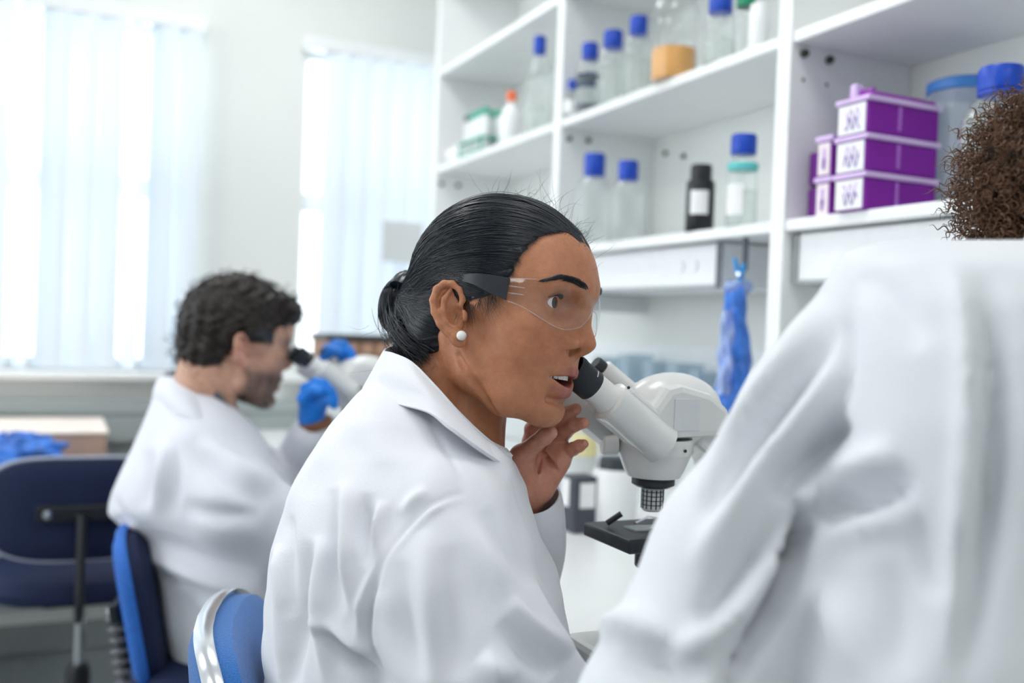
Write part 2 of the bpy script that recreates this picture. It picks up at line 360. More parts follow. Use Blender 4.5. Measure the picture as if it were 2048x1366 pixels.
bottle(1437, 127, -8, 62, T, 'blue-capped glass bottle just right of the orange flask', capr=.75, liquid=WATER, lq_top=80)
bottle(1488, 108, -12, 46, T, 'clear bottle with a green cap at the right end of the upper shelf', capm=mat('green_cap', (.01, .25, .13), .4, noise=.1), capr=.8)
bottle(1516, 96, 5, 40, T, 'small white plastic tub at the right end of the upper shelf', capm=WHITEP, body=WHITEP, capr=.9, cat='tub', neck=.1, name='plastic_tub')
# left bay, upper shelf
bottle(1073, 270, 74, 54, T, 'tall clear bottle with blue cap left of the white divider', capr=.45, neck=.42, liquid=WATER, lq_top=215)
bottle(1020, 287, 184, 44, T, 'white squeeze bottle with an orange cap on the upper left shelf', capm=mat('orange_cap', (.85, .16, .04), .4, noise=.1), body=WHITEP, capr=.42, neck=.45, name='squeeze_bottle')
# tube rack
w, d = onz(968, 305, T); x, y = min(w[0], 1.36), w[1]
y = 3.0; x = 1.26
e = empty('test_tube_rack', (x, y, T)); tag(e, 'green rack holding white sample tubes on the upper left shelf', 'rack')
GREENP = mat('green_plastic', (.0, .35, .22), .4, noise=.1)
for zz in (.004, .045): MB().box((x - .05, y - .095, T + zz), (x + .05, y + .095, T + zz + .006)).build('tray', GREENP, e, bevel=.002)
for yy in (-.095, .089):
    for xx in (-.05, .044): MB().box((x + xx, y + yy, T), (x + xx + .006, y + yy + .006, T + .051)).build('corner_post', GREENP, e)
for i in range(5):
    for j in range(2):
        cx, cy = x - .025 + j * .05, y - .075 + i * .037
        t_ = empty('sample_tube', (cx, cy, T + .010)); tag(t_, 'capped white sample tube standing in the green rack', 'tube', 'sample tubes in the green rack')
        MB().lathe([(0, 0), (.008, .002), (.0135, .02), (.0135, .115), (0, .115)], (cx, cy, T + .0105), 14).build('tube_body', WHITEP, t_, smooth=True)
        MB().lathe([(.0155, .113), (.0155, .13), (.012, .134), (0, .134)], (cx, cy, T + .0105), 14).build('cap', GREENP if (i, j) not in ((4, 0), (4, 1), (3, 1)) else BLACKP, t_, smooth=True)
# white packet left end
w, d = onz(880, 335, T)
def pillow(c, rx, ry, rz, seed, amp=.12, nu=22, nv=30, ex=2.6):
    rr = np.random.RandomState(seed); ph = rr.uniform(0, 6.28, (6, 2)); fq = rr.randint(2, 6, (6, 2)); V = np.zeros((nu, nv, 3))
    for i, t in enumerate(np.linspace(.02, math.pi - .02, nu)):
        for j in range(nv):
            a = 2 * math.pi * j / nv; s = lambda v: math.copysign(abs(v) ** (2 / ex), v)
            q = np.array([rx * s(math.sin(t)) * s(math.cos(a)), ry * s(math.sin(t)) * s(math.sin(a)), rz * s(math.cos(t))])
            k = sum(math.sin(fq[m][0] * t * 1.5 + ph[m][0]) * math.sin(fq[m][1] * a + ph[m][1]) for m in range(6)) / 3
            V[i, j] = np.asarray(c) + q * (1 + amp * k)
    return V
px_, d_ = hit(2, T, 888, 340), 0
tag(MB().grid(pillow((1.265, 3.205, T + .032), .05, .065, .030, 3, .1), True).build('paper_packet', PAPER, smooth=True), 'crumpled white packet at the far left end of the upper shelf', 'packet')
# middle bay, lower shelf
bottle(1183, 492, 309, 74, Lz, 'blue-capped clear bottle, left of the pair on the lower shelf', capr=.56, neck=.35)
bottle(1251, 483, 323, 68, Lz, 'blue-capped clear bottle, right of the pair on the lower shelf', capr=.58, neck=.35)
BOTB = mat('black_bottle', (.012, .013, .016), .3, noise=.2)
bottle(1398, 461, 327, 57, Lz, 'black plastic bottle with a white label on the lower shelf', capm=BLACKP, body=BOTB, capr=.74, cap_h=.036, neck=.22, paper=(PAPER, .25, .60, fc - .15, fc + 1.15), name='chemical_bottle')
bottle(1481, 452, 268, 60, Lz, 'clear bottle with blue cap and teal band beside the black bottle', capr=.84, neck=.3, bands=((TEAL, .615, .685),), paper=(PAPER, .12, .45, fc - .7, fc + .6), liquid=WATER, lq_top=380)
# right bay: purple storage boxes
PURP = clear_mat('purple_plastic', (.31, .04, .47), .8, .15, .75)
PURPL = mat('purple_lid', (.30, .03, .42), .35, noise=.08)
LILAC = mat('lilac_rim', (.70, .52, .85), .4, noise=.05)
def boxstack(y0, y1, x0, x1, n, h, lab, front=PURP, side=PAPER, lid=PURPL):
    for k in range(n):
        z0 = Lz + k * (h + .001)
        e = empty('storage_box', ((x0 + x1) / 2, (y0 + y1) / 2, z0)); tag(e, lab[k], 'box', 'purple storage boxes')
        MB().box((x0, y0, z0), (x1, y1, z0 + h * .86)).build('tray', front, e, bevel=.004)
        MB().box((x0 - .004, y0 - .004, z0 + h * .86), (x1 + .004, y1 + .004, z0 + h)).build('rim', LILAC, e, bevel=.002)
        MB().box((x0 - .0022, y0 + .004, z0 + h * .03), (x0 - .0002, y1 - .004, z0 + h * .82)).build('paper_label', side, e)
        for q in range(2):   # pen scrawl on the label
            pts = [(x0 - .0028, y0 + .015 + (y1 - y0 - .03) * t, z0 + h * (.30 + .25 * q) + .010 * math.sin(t * 17 + k * 2 + q)) for t in np.linspace(0, .85, 22)]
            MB().tube(pts, .0011, 4).build('handwriting', LILAC if q else mat('purple_ink', (.25, .12, .5), .6, noise=.1), e)
        MB().box(((x0 + x1) / 2 - .015, y0 - .003, z0 + h * .15), ((x0 + x1) / 2 - .009, y0 - .0005, z0 + h * .8)).build('mould_rib', mat('light_purple_rib', (.42, .14, .60), .4, noise=.05), e)
    return z0 + h
pz = hit(2, Lz, 1728, 417)
bx0, by0 = pz[0], pz[1]; dd = depth_of((bx0, by0, Lz)); hh = px2m(416 - 190, dd) / 3
wq = hit(1, by0, 1872, 390)[0] - bx0
# near face spans x (bx0..bx0+wq), side face recedes in y
yl = hit(0, bx0, 1668, 420)[1]
zt_ = boxstack(by0, yl, bx0, bx0 + wq, 3, hh, ['bottom purple storage box of the tall three-box stack', 'middle purple storage box of the tall three-box stack', 'top purple storage box of the tall three-box stack, under the purple lid'])
e = empty('box_lid', (bx0 + wq / 2, (by0 + yl) / 2, zt_)); tag(e, 'loose purple lid with raised corner lying on the tall box stack', 'lid')
MB().box((bx0 + .012, by0 + .004, zt_ + .001), (bx0 + wq - .004, yl - .01, zt_ + .009)).build('lid_plate', PURPL, e, bevel=.003)
MB().box((bx0 + .004, yl - .035, zt_ + .001), (bx0 + .022, yl - .02, zt_ + .026)).build('clip', LILAC, e, bevel=.004)
MB().box((bx0 + .012, by0 + .004, zt_ + .009), (bx0 + .02, yl - .01, zt_ + .014)).build('lip', PURPL, e, bevel=.002)
x1_ = bx0 + .035; y1_ = hit(0, x1_, 1660, 420)[1]; y2_ = hit(0, x1_, 1592, 430)[1]
y1_ = max(y1_, yl + .012); y2_ = min(max(y2_, y1_ + .05), YD[2] - TH - .05); hs = px2m(425 - 262, depth_of((x1_, y1_, Lz))) / 2
PINKB = mat('pale_pink_label', (.85, .76, .80), .6, noise=.04)
boxstack(y1_, y2_, x1_, x1_ + .09, 2, hs, ['lower pink-labelled box of the short stack beside the tall purple stack', 'upper pink-labelled box of the short stack beside the tall purple stack'], side=PINKB)
PURPS = mat('deep_purple_plastic', (.16, .02, .25), .35, noise=.08)
y3 = YD[2] - TH - .004
for k in range(2):
    tag(MB().box((x1_ + .02, y2_ + .010, Lz + k * .066), (x1_ + .085, y3, Lz + .060 + k * .066)).build('storage_box', PURPS, bevel=.005), ['small dark purple box at the bottom against the divider', 'small dark purple box on top of another against the divider'][k], 'box', 'purple storage boxes')
# blue-lidded tub and large bottle
w = (1.432, 1.235); rt = .058
e = empty('storage_tub', (w[0], w[1], Lz)); tag(e, 'clear round tub with a blue lid behind the purple boxes', 'tub')
MB().lathe([(0, .001), (rt * .85, 0), (rt, .225), (rt * .97, .225)], (w[0], w[1], Lz), 32).build('tub_body', clear_mat('cloudy_plastic', (.82, .88, .93), .8, .1, .35), e, smooth=True)
MB().lathe([(rt * 1.0, .222), (rt * 1.08, .224), (rt * 1.08, .240), (rt * .95, .244), (rt * .9, .241), (0, .241)], (w[0], w[1], Lz), 32).build('lid', mat('sky_blue_lid', (.05, .22, .62), .35, noise=.06), e, smooth=True)
bottle(1992, 392, 136, 146, Lz, 'large clear bottle with ribbed blue cap behind the curly hair', capr=.58, neck=.36, liquid=WATER, lq_top=240, cap_h=.034)
# ================================================================ bench things
LEDGE = .99
lg = empty('wall_ledge', (1.44, 1.9, LEDGE)); tag(lg, 'narrow white ledge on the wall above the bench holding clear boxes', 'ledge')
MB().box((1.36, .9, LEDGE - .018), (XW - .014, 2.9, LEDGE)).build('ledge_board', WHITE, lg, bevel=.003)
for y in (1.0, 1.95, 2.8): MB().box((1.42, y, LEDGE - .10), (XW - .014, y + .012, LEDGE - .018)).build('bracket', GREYF, lg)
CLB = clear_mat('pale_blue_box_plastic', (.74, .84, .90), .8, .12, .38)
for k, (px, wd, h) in enumerate(((1222, 46, 62), (1272, 44, 74), (1322, 46, 66), (1372, 44, 70), (1416, 40, 60))):
    w = hit(0, 1.41, px, 720); d = depth_of(w); hw = px2m(wd, d) * .75; hh_ = px2m(h, d)
    e = empty('tip_box', (1.41, w[1], LEDGE)); tag(e, ['clear blue-tinted box, leftmost of five on the wall ledge', 'tallest clear box, second from the left on the wall ledge', 'clear box in the middle of the five on the wall ledge', 'clear box second from the right on the wall ledge', 'clear box beside the hanging blue bag, rightmost on the wall ledge'][k], 'box', 'clear boxes on the wall ledge')
    MB().box((1.37, w[1] - hw / 2, LEDGE + .0005), (1.45, w[1] + hw / 2, LEDGE + hh_ * .72)).build('box_body', CLB, e, bevel=.003)
    MB().box((1.368, w[1] - hw / 2 - .002, LEDGE + hh_ * .72), (1.452, w[1] + hw / 2 + .002, LEDGE + hh_)).build('lid', CLB, e, bevel=.003)
w = hit(0, 1.385, 1442, 786)
tag(MB().box((1.345, w[1] - .075, LEDGE + .001), (1.385, w[1] + .06, LEDGE + .024)).build('purple_tray', mat('purple_tray_plastic', (.22, .08, .45), .4, noise=.06), bevel=.004), 'flat purple plastic tray on the wall ledge below the blue bag', 'tray')
# bottles on the worktop by the raised hand
bottle(1226, 1062, 914, 92, .75, 'white plastic jar with a grey screw cap beside the microscope stage', capm=mat('charcoal_cap', (.035, .045, .055), .5, noise=.1), body=WHITEP, capr=.70, neck=.12, cap_h=.045, x_clip=False, name='plastic_jar', cat='jar', group='jars on the worktop')
w = hit(2, .75, 1156, 1062); d = depth_of(w); r_ = px2m(26, d)
e = empty('reagent_carton', (w[0], w[1], .75)); tag(e, 'dark grey carton with a white label beside the white jar', 'carton')
MB().box((w[0] - r_, w[1] - r_, .7505), (w[0] + r_, w[1] + r_, .7505 + px2m(112, d))).build('carton_body', mat('dark_carton', (.06, .065, .085), .5, noise=.1), e, bevel=.004)
MB().box((w[0] - r_ - .001, w[1] - r_ * .2, .80), (w[0] - r_, w[1] + r_ * .8, .75 + px2m(105, d))).build('paper_label', PAPER, e)
MB().box((w[0] - r_ * .5, w[1] - r_ - .001, .80), (w[0] + r_ * .8, w[1] - r_, .75 + px2m(100, d))).build('paper_label', PAPER, e)
w = hit(0, 1.30, 1168, 925); YEL = mat('yellow_plastic', (.85, .76, .38), .45, noise=.05)
e = empty('wash_bottle', (1.30, w[1], .75)); tag(e, 'pale wash bottle with yellow label and green cap beyond the raised hand', 'bottle')
MB().lathe([(0, 0), (.032, .001), (.034, .01), (.034, .12), (.026, .15), (.012, .16), (.012, .165)], (1.30, w[1], .7505), 24).build('bottle_body', clear_mat('milky_plastic', (.88, .90, .90), .6, .2, .6), e, smooth=True)
MB().lathe([(.0345, .06), (.035, .062), (.035, .118), (.0345, .12)], (1.30, w[1], .7505), 24).build('band', YEL, e, smooth=True)
MB().lathe([(.015, .163), (.015, .185), (.006, .19), (.003, .22), (0, .22)], (1.30, w[1], .7505), 18).build('cap', mat('green_cap', (.01, .25, .13), .4), e, smooth=True)
w = hit(2, .75, 1120, 1060)
tag(MB().lathe([(0, 0), (.03, .001), (.032, .03), (.03, .06), (.012, .075), (.012, .095), (0, .096)], (w[0] + .12, w[1] + .30, .7505), 20).build('ink_bottle', mat('lilac_plastic', (.55, .40, .75), .4, noise=.05), smooth=True), 'small lilac bottle at the back of the worktop behind the carton', 'bottle')
# ---------------------------------------------------------------- blue glove bag hanging from a peg
bd = 1.935
top = P(1478, 560, bd); bot = P(1466, 790, bd)
BAG = mat('blue_film', (.05, .20, .82), .28, noise=.55, nscale=28, bump=.3, bscale=60)
BAGL = clear_mat('pale_blue_film', (.55, .68, .95), .9, .15, .55)
e = empty('glove_bag', bot); tag(e, 'crumpled blue plastic bag hanging below the shelf light', 'bag')
rb = np.random.RandomState(9)
def bagloft(rows, seed, m, name, par, amp=.18):
    r_ = np.random.RandomState(seed); ph = r_.uniform(0, 6.28, 8); G = []
    rows = np.array(rows, float); ys = np.linspace(rows[0, 0], rows[-1, 0], 46)
    for i, y in enumerate(ys):
        l, r, th = [np.interp(y, rows[:, 0], rows[:, k]) for k in (1, 2, 3)]; ring = []
        for j in range(36):
            a = 2 * math.pi * j / 36; k = 1 + amp * (math.sin(3 * a + ph[0] + y * .035) * .5 + math.sin(7 * a + ph[1] - y * .05) * .4 + math.sin(y * .11 + ph[2] + 2 * a) * .4)
            cx = (l + r) / 2 + (r - l) / 2 * math.cos(a) * k; dd = bd + th * math.sin(a) * k; ring.append(P(cx, y + 3 * math.sin(5 * a), dd))
        G.append(ring)
    return MB().grid(np.array(G), True).build(name, m, par, smooth=True)
bagloft([(566, 1470, 1488, .008), (585, 1450, 1494, .015), (640, 1452, 1492, .020), (700, 1448, 1500, .028), (760, 1440, 1502, .034), (800, 1430, 1500, .034), (830, 1432, 1498, .02)], 2, BAG, 'bag_body', e)
bagloft([(562, 1452, 1500, .012), (572, 1446, 1500, .016), (590, 1462, 1490, .010), (598, 1470, 1488, .006)], 4, BAGL, 'gathered_neck', e, .28)
bagloft([(620, 1446, 1470, .034), (680, 1440, 1468, .040), (740, 1436, 1474, .044), (790, 1430, 1462, .040)], 6, BAGL, 'outer_film', e, .3)
e = empty('bag_clip', P(1480, 560, bd)); tag(e, 'blue plastic peg pinching the hanging bag', 'clip')
PEG = mat('sky_blue_peg', (.02, .30, .72), .35, noise=.08)
for a, b_ in (((1468, 515), (1484, 572)), ((1494, 512), (1476, 572))):
    MB().tube([P(a[0], a[1], bd), P((a[0] + b_[0]) / 2, (a[1] + b_[1]) / 2, bd - .002), P(b_[0], b_[1], bd)], [.0035, .006, .0045], 8).build('jaw', PEG, e, smooth=True)
MB().tube([P(1476, 548, bd - .012), P(1488, 545, bd + .012)], .004, 10).build('spring', CHROME, e, smooth=True)
hk = P(1490, 520, bd); MB().tube([hk + (0, 0, -.02), hk, (hk[0], hk[1], SH[0] - .0005)], .006, 8).build('hook', mat('dark_grey_cap', (.10, .11, .13)), e, smooth=True)
# ---------------------------------------------------------------- microscope
SCW = mat('microscope_enamel', (.80, .81, .79), .28, noise=.015, nscale=15, coat=.3); SCG = mat('microscope_grey', (.68, .70, .70), .3, noise=.02)
RUB = mat('eyecup_rubber', (.016, .020, .026), .55, noise=.1, nscale=90)
STG = mat('stage_black', (.022, .025, .032), .42, noise=.15, nscale=80)
LENSG = mat('dark_lens', (.02, .03, .06), .05, noise=.1)
def microscope(label):
    beta = math.radians(35); aw = np.array((math.cos(beta), 0, -math.sin(beta))); up = np.array((math.sin(beta), 0, math.cos(beta))); lat = np.array((0, 1.0, 0))
    E0 = P(1143, 738, 1.05); Y0 = E0[1] + .031
    cx_ = P(1352, 900, 1.095)[0]; ax = np.array((cx_, Y0, 0.0)); zz = lambda y: P(1340, y, 1.095)[2]
    e = empty('microscope', (cx_, Y0, .75)); tag(e, label, 'microscope')
    for k in (0, 1):
        B0 = E0 + lat * (.062 * k); tb = None
        t_ = MB().lathe([(.0175, .058), (.0235, .060), (.0235, .066), (.0225, .068), (.0225, .125), (.024, .145), (0, .150)], B0, 36, aw).build('eyepiece_tube', SCW, e, smooth=True)
        MB().lathe([(.0150, .002), (.0178, 0), (.0182, .006), (.0178, .009), (.0178, .0315), (.0165, .033)], B0, 40, aw).build('eyecup', RUB, t_, smooth=True)
        MB().lathe([(0, .004), (.0145, .005), (.0150, .002)], B0, 28, aw).build('eye_lens', LENSG, t_, smooth=True)
        MB().lathe([(.0160, .031), (.0168, .033), (.0168, .052), (.0178, .054), (.0178, .058)], B0, 36, aw).build('dioptre_ring', SCW, t_, smooth=True)
        for q in range(30):     # grip ribs round the eyecup
            a = 2 * math.pi * q / 30; c = B0 + .0179 * (math.cos(a) * up + math.sin(a) * lat)
            if k == 0 and q % 1 == 0: MB().tube([c + aw * .002, c + aw * .0075], .0006, 4).build('grip_rib', RUB, t_)
        if k == 0:
            for q in range(5):      # tiny white printing on the eyecup
                n_ = (CO - B0) - aw * ((CO - B0) @ aw); n_ /= np.linalg.norm(n_); tq_ = np.cross(aw, n_); tq_ = tq_ if tq_[2] > 0 else -tq_; an = math.radians(42 + q * 6); n_ = math.cos(an) * n_ + math.sin(an) * tq_; c = B0 + aw * .023 + n_ * .0180
                MB().box((-.0007, -.0006, 0), (.0007, .0006, .0002), np.stack([aw, np.cross(n_, aw), n_], 1), c).build('print_mark', WHITEP, t_)
        # prism housing slab around the tube
        poly = [(.062, -.021), (.135, -.021), (.150, .006), (.150, .026), (.070, .026), (.062, .018)]
        MB().prism(poly, .036, B0 + lat * (.006 if k == 0 else .002), aw, up, lat).build('prism_housing', SCW if k == 0 else SCG, e, bevel=.005)
        for (s_, h_) in ((.064, .022), (.064, -.018)):
            MB().lathe([(.0018, 0), (.0018, .0008), (0, .0008)], B0 + aw * s_ + up * h_ - lat * (.012 if k == 0 else .016), 10, -lat).build('screw', STG, e, smooth=True)
    # side plate towards the raised hand and small rear lens ring
    B1 = E0 + lat * .062
    MB().prism([(.035, -.030), (.118, -.030), (.118, .012), (.035, .012)], .030, B1 - lat * .004, aw, up, lat).build('slide_plate', SCG, e, bevel=.002)
    Rg = P(1200, 733, 1.13)
    MB().lathe([(0, -.008), (.0075, -.008), (.0085, -.006), (.0085, .008), (.007, .010)], Rg, 24, aw).build('lens_ring', STG, e, smooth=True)
    MB().lathe([(.0095, .004), (.0120, .006), (.0120, .070), (0, .072)], Rg, 24, aw).build('camera_tube', SCW, e, smooth=True)
    # body between the tubes and the turret
    pt = lambda px, py: (P(px, py, 1.095)[0] - cx_, P(px, py, 1.095)[2])
    poly = [pt(*q) for q in ((1272, 880), (1276, 858), (1300, 812), (1334, 776), (1368, 770), (1446, 790), (1496, 822), (1510, 880))]
    MB().prism(poly, .088, (cx_, Y0, 0), (1, 0, 0), (0, 0, 1), (0, 1, 0)).build('head_body', SCW, e, bevel=.008)
    dome = [[np.array((cx_ + .022, Y0, poly[4][1] - .034)) + np.array((.066 * math.sin(v) * math.cos(u), .041 * math.sin(v) * math.sin(u), .046 * math.cos(v))) for u in np.linspace(0, 2 * math.pi, 29)[:-1]] for v in np.linspace(.03, 3.11, 20)]
    MB().grid(dome, True).build('top_dome', SCW, e, smooth=True)
    MB().box((cx_ - .005, Y0 - .0455, poly[0][1] + .012), (cx_ + .030, Y0 - .0440, poly[0][1] + .048)).build('badge', mat('badge_grey', (.74, .76, .78), .3, noise=.03), e, bevel=.0005)
    # turret
    prof = [(y, r) for y, r in ((882, .0430), (884, .0445), (912, .0445), (916, .0425), (950, .0350), (964, .0305))]
    MB().lathe([(r, zz(y)) for y, r in prof] + [(0, zz(964))], ax, 44, (0, 0, 1)).build('zoom_body', SCW, e, smooth=True)
    MB().lathe([(.0436, zz(880)), (.0436, zz(883.5))], ax, 44).build('seam_ring', STG, e, smooth=True)
    kz = zz(900); MB().lathe([(0, .0), (.0125, .0), (.0125, .016), (.0105, .018), (0, .018)], (cx_ - .044, Y0 + .012, kz), 24, (-.95, .3, 0)).build('zoom_knob', SCW, e, smooth=True)
    MB().lathe([(.0020, 0), (.0020, .0008), (0, .0008)], (cx_ + .012, Y0 - .0440, zz(902)), 10, (0, -1, 0)).build('screw', STG, e, smooth=True)
    MB().lathe([(.0240, zz(964)), (.0250, zz(966)), (.0250, zz(980)), (.0190, zz(986)), (0, zz(986))], ax, 36).build('objective_ring', STG, e, smooth=True)
    MB().lathe([(.0125, zz(984)), (.0125, zz(1032)), (.0100, zz(1036)), (0, zz(1036))], ax, 30).build('objective', SCG, e, smooth=True)
    for q in range(14):
        a = 2 * math.pi * q / 14; c = np.array((cx_ + .0127 * math.cos(a), Y0 + .0127 * math.sin(a), 0)); MB().tube([c + (0, 0, zz(990)), c + (0, 0, zz(1030))], .0009, 4).build('scale_line', STG, e)
    for y in (994, 1003, 1012, 1021): MB().lathe([(.0126, zz(y)), (.0134, zz(y + .8)), (.0126, zz(y + 1.8))], ax, 28).build('scale_ring', STG, e, smooth=True)
    # stage, clips, slide
    zs = zz(1072)
    MB().box((cx_ - .062, Y0 - .052, zs - .016), (cx_ + .07, Y0 + .052, zs)).build('stage', STG, e, bevel=.003)
    MB().box((cx_ - .030, Y0 - .014, zs + .0003), (cx_ + .046, Y0 + .012, zs + .0018)).build('glass_slide', clear_mat('slide_glass', (.9, .95, .95), 1.5, .03, .25), e)
    for s_ in (-1, 1):
        MB().tube([(cx_ + .04, Y0 + s_ * .038, zs + .002), (cx_ + .015, Y0 + s_ * .030, zs + .007), (cx_ - .012, Y0 + s_ * .016, zs + .003)], .0022, 6, flat=.4).build('stage_clip', CHROME, e, smooth=True)
    MB().tube([(cx_ - .048, Y0 + .02, zs + .004), (cx_ - .034, Y0 + .012, zs + .016)], .0035, 8).build('lever', STG, e, smooth=True)
    MB().lathe([(.017, zs - .045), (.018, zs - .043), (.018, zs - .018), (.03, zs - .016)], ax, 24).build('condenser', STG, e, smooth=True)
    MB().lathe([(0, 0), (.008, 0), (.008, .018), (0, .018)], (cx_ - .028, Y0 - .045, zs - .022), 16, (0, -.3, -1)).build('stage_knob', STG, e, smooth=True)
    # column and foot
    MB().prism([(.055, .02), (.115, .02), (.115, zz(880) - .75 + .02), (.04, zz(880) - .75 + .02), (.04, zz(895) - .75), (.075, zz(940) - .75)], .06, (cx_, Y0, .75), (1, 0, 0), (0, 0, 1), (0, 1, 0)).build('column', SCW, e, bevel=.006)
    MB().box((cx_ - .07, Y0 - .075, .7505), (cx_ + .12, Y0 + .075, .785)).build('foot', SCW, e, bevel=.008)
    MB().lathe([(.028, .7850), (.030, .787), (.030, .800), (.026, .804), (0, .804)], ax, 28).build('lamp_well', STG, e, smooth=True)
    for s_ in (-1, 1): MB().lathe([(0, 0), (.020, 0), (.022, .003), (.022, .016), (.016, .018), (.012, .030), (0, .030)], (cx_ + .085, Y0 + s_ * .03, .86), 26, (0, s_, 0)).build('focus_knob', STG, e, smooth=True)
    return e
mic = microscope('white binocular microscope with black eyecups in front of the woman')
mic2 = copy_tree(mic); mic2['label'] = 'white binocular microscope the bearded man is looking into'
for o in (mic, mic2): o['group'] = 'microscopes on the bench'
mic2.scale = (1, 1, .925); sh = P(594, 716, 1.99) - P(1143, 738, 1.05); mic2.location = mic.location + Vector((sh[0], sh[1], 0.0))
# ---------------------------------------------------------------- far end of the bench
w = hit(0, .95, 640, 692); ydr = w[1]
Wd = mat('brown_wood', (.36, .19, .12), .5, noise=.2, nscale=30, stretch=(1, 12, 1)); DKT = mat('dark_top', (.05, .05, .05), .4, noise=.1)
p0 = P(648, 690, 2.95); p1 = P(752, 690, 2.95); zt0 = p0[2] + .035
e = empty('drawer_rack', (p0[0], p0[1], .75)); tag(e, 'brown wooden drawer rack with dark top at the far end of the bench', 'rack')
xr = p1[0] + .03; xl = p0[0] - .02; yr = 2.78
MB().box((xl, yr, .7505), (xr, yr + .2, zt0 - .018)).build('carcass', Wd, e, bevel=.003); MB().box((xl - .008, yr - .008, zt0 - .018), (xr + .008, yr + .2, zt0)).build('top_board', DKT, e, bevel=.002)
nd = 4
for k in range(nd):
    x0_ = xl + .006 + k * (xr - xl - .012) / nd; x1_ = x0_ + (xr - xl - .012) / nd - .012
    for z0, z1 in ((zt0 - .055, zt0 - .024), (zt0 - .16, zt0 - .062), (zt0 - .26, zt0 - .168)):
        dr = MB().box((x0_, yr - .010, z0), (x1_, yr - .0005, z1)).build('drawer_front', mat('tan_wood', (.55, .33, .22), .5, noise=.15, nscale=20), e, bevel=.002)
# paper notice on the blind
q0 = hit(1, YW - .10, 766, 440); q1 = hit(1, YW - .10, 842, 528)
tag(MB().box((q0[0], YW - .103, q1[2]), (q1[0], YW - .100, q0[2])).build('notice_card', mat('grey_card', (.66, .68, .68), .7, noise=.03)), 'plain pale grey card hanging before the narrow window blind', 'card')
# clear tray on the bench under the man's chin
w = P(520, 850, 2.6)
e = empty('instrument_case', (w[0] + .25, w[1], .75)); tag(e, 'pale grey instrument case standing on the bench beyond the man', 'case')
MB().box((.66, 2.30, .7505), (.86, 2.62, .94)).build('case_body', mat('pale_grey_case', (.62, .65, .65), .4, noise=.03), e, bevel=.008)
MB().box((.655, 2.34, .80), (.6595, 2.58, .90)).build('front_panel', GREYF, e, bevel=.002)
MB().tube([(.76, 2.36, .94), (.76, 2.38, .965), (.76, 2.54, .965), (.76, 2.56, .94)], .007, 8).build('carry_handle', BLACKP, e, smooth=True)
# ================================================================ implicit surfaces (bodies, coats, hands)
def smin(a, b, k):
    h = np.clip(.5 + .5 * (b - a) / k, 0, 1); return b + (a - b) * h - k * h * (1 - h)
def smax(a, b, k): return -smin(-a, -b, k)
def ell(p, c, r, R=None):
    q = p - np.asarray(c, np.float32)
    if R is not None: q = q @ np.asarray(R, np.float32)      # columns of R = local axes
    r = np.asarray(r, np.float32)
    k0 = np.sqrt(np.sum((q / r) ** 2, -1)) + 1e-9; k1 = np.sqrt(np.sum((q / (r * r)) ** 2, -1)) + 1e-9
    return k0 * (k0 - 1) / k1
def capsule(p, a, b, ra, rb=None):
    rb = ra if rb is None else rb
    a = np.asarray(a, np.float32); ba = np.asarray(b, np.float32) - a; pa = p - a
    h = np.clip(pa @ ba / (ba @ ba + 1e-12), 0, 1)
    return np.sqrt(np.sum((pa - h[:, None] * ba) ** 2, -1)) - (ra + (rb - ra) * h)
def chain(p, pts, rs, k=.004):
    d = None
    for i in range(len(pts) - 1):
        c = capsule(p, pts[i], pts[i + 1], rs[i], rs[i + 1]); d = c if d is None else smin(d, c, k)
    return d
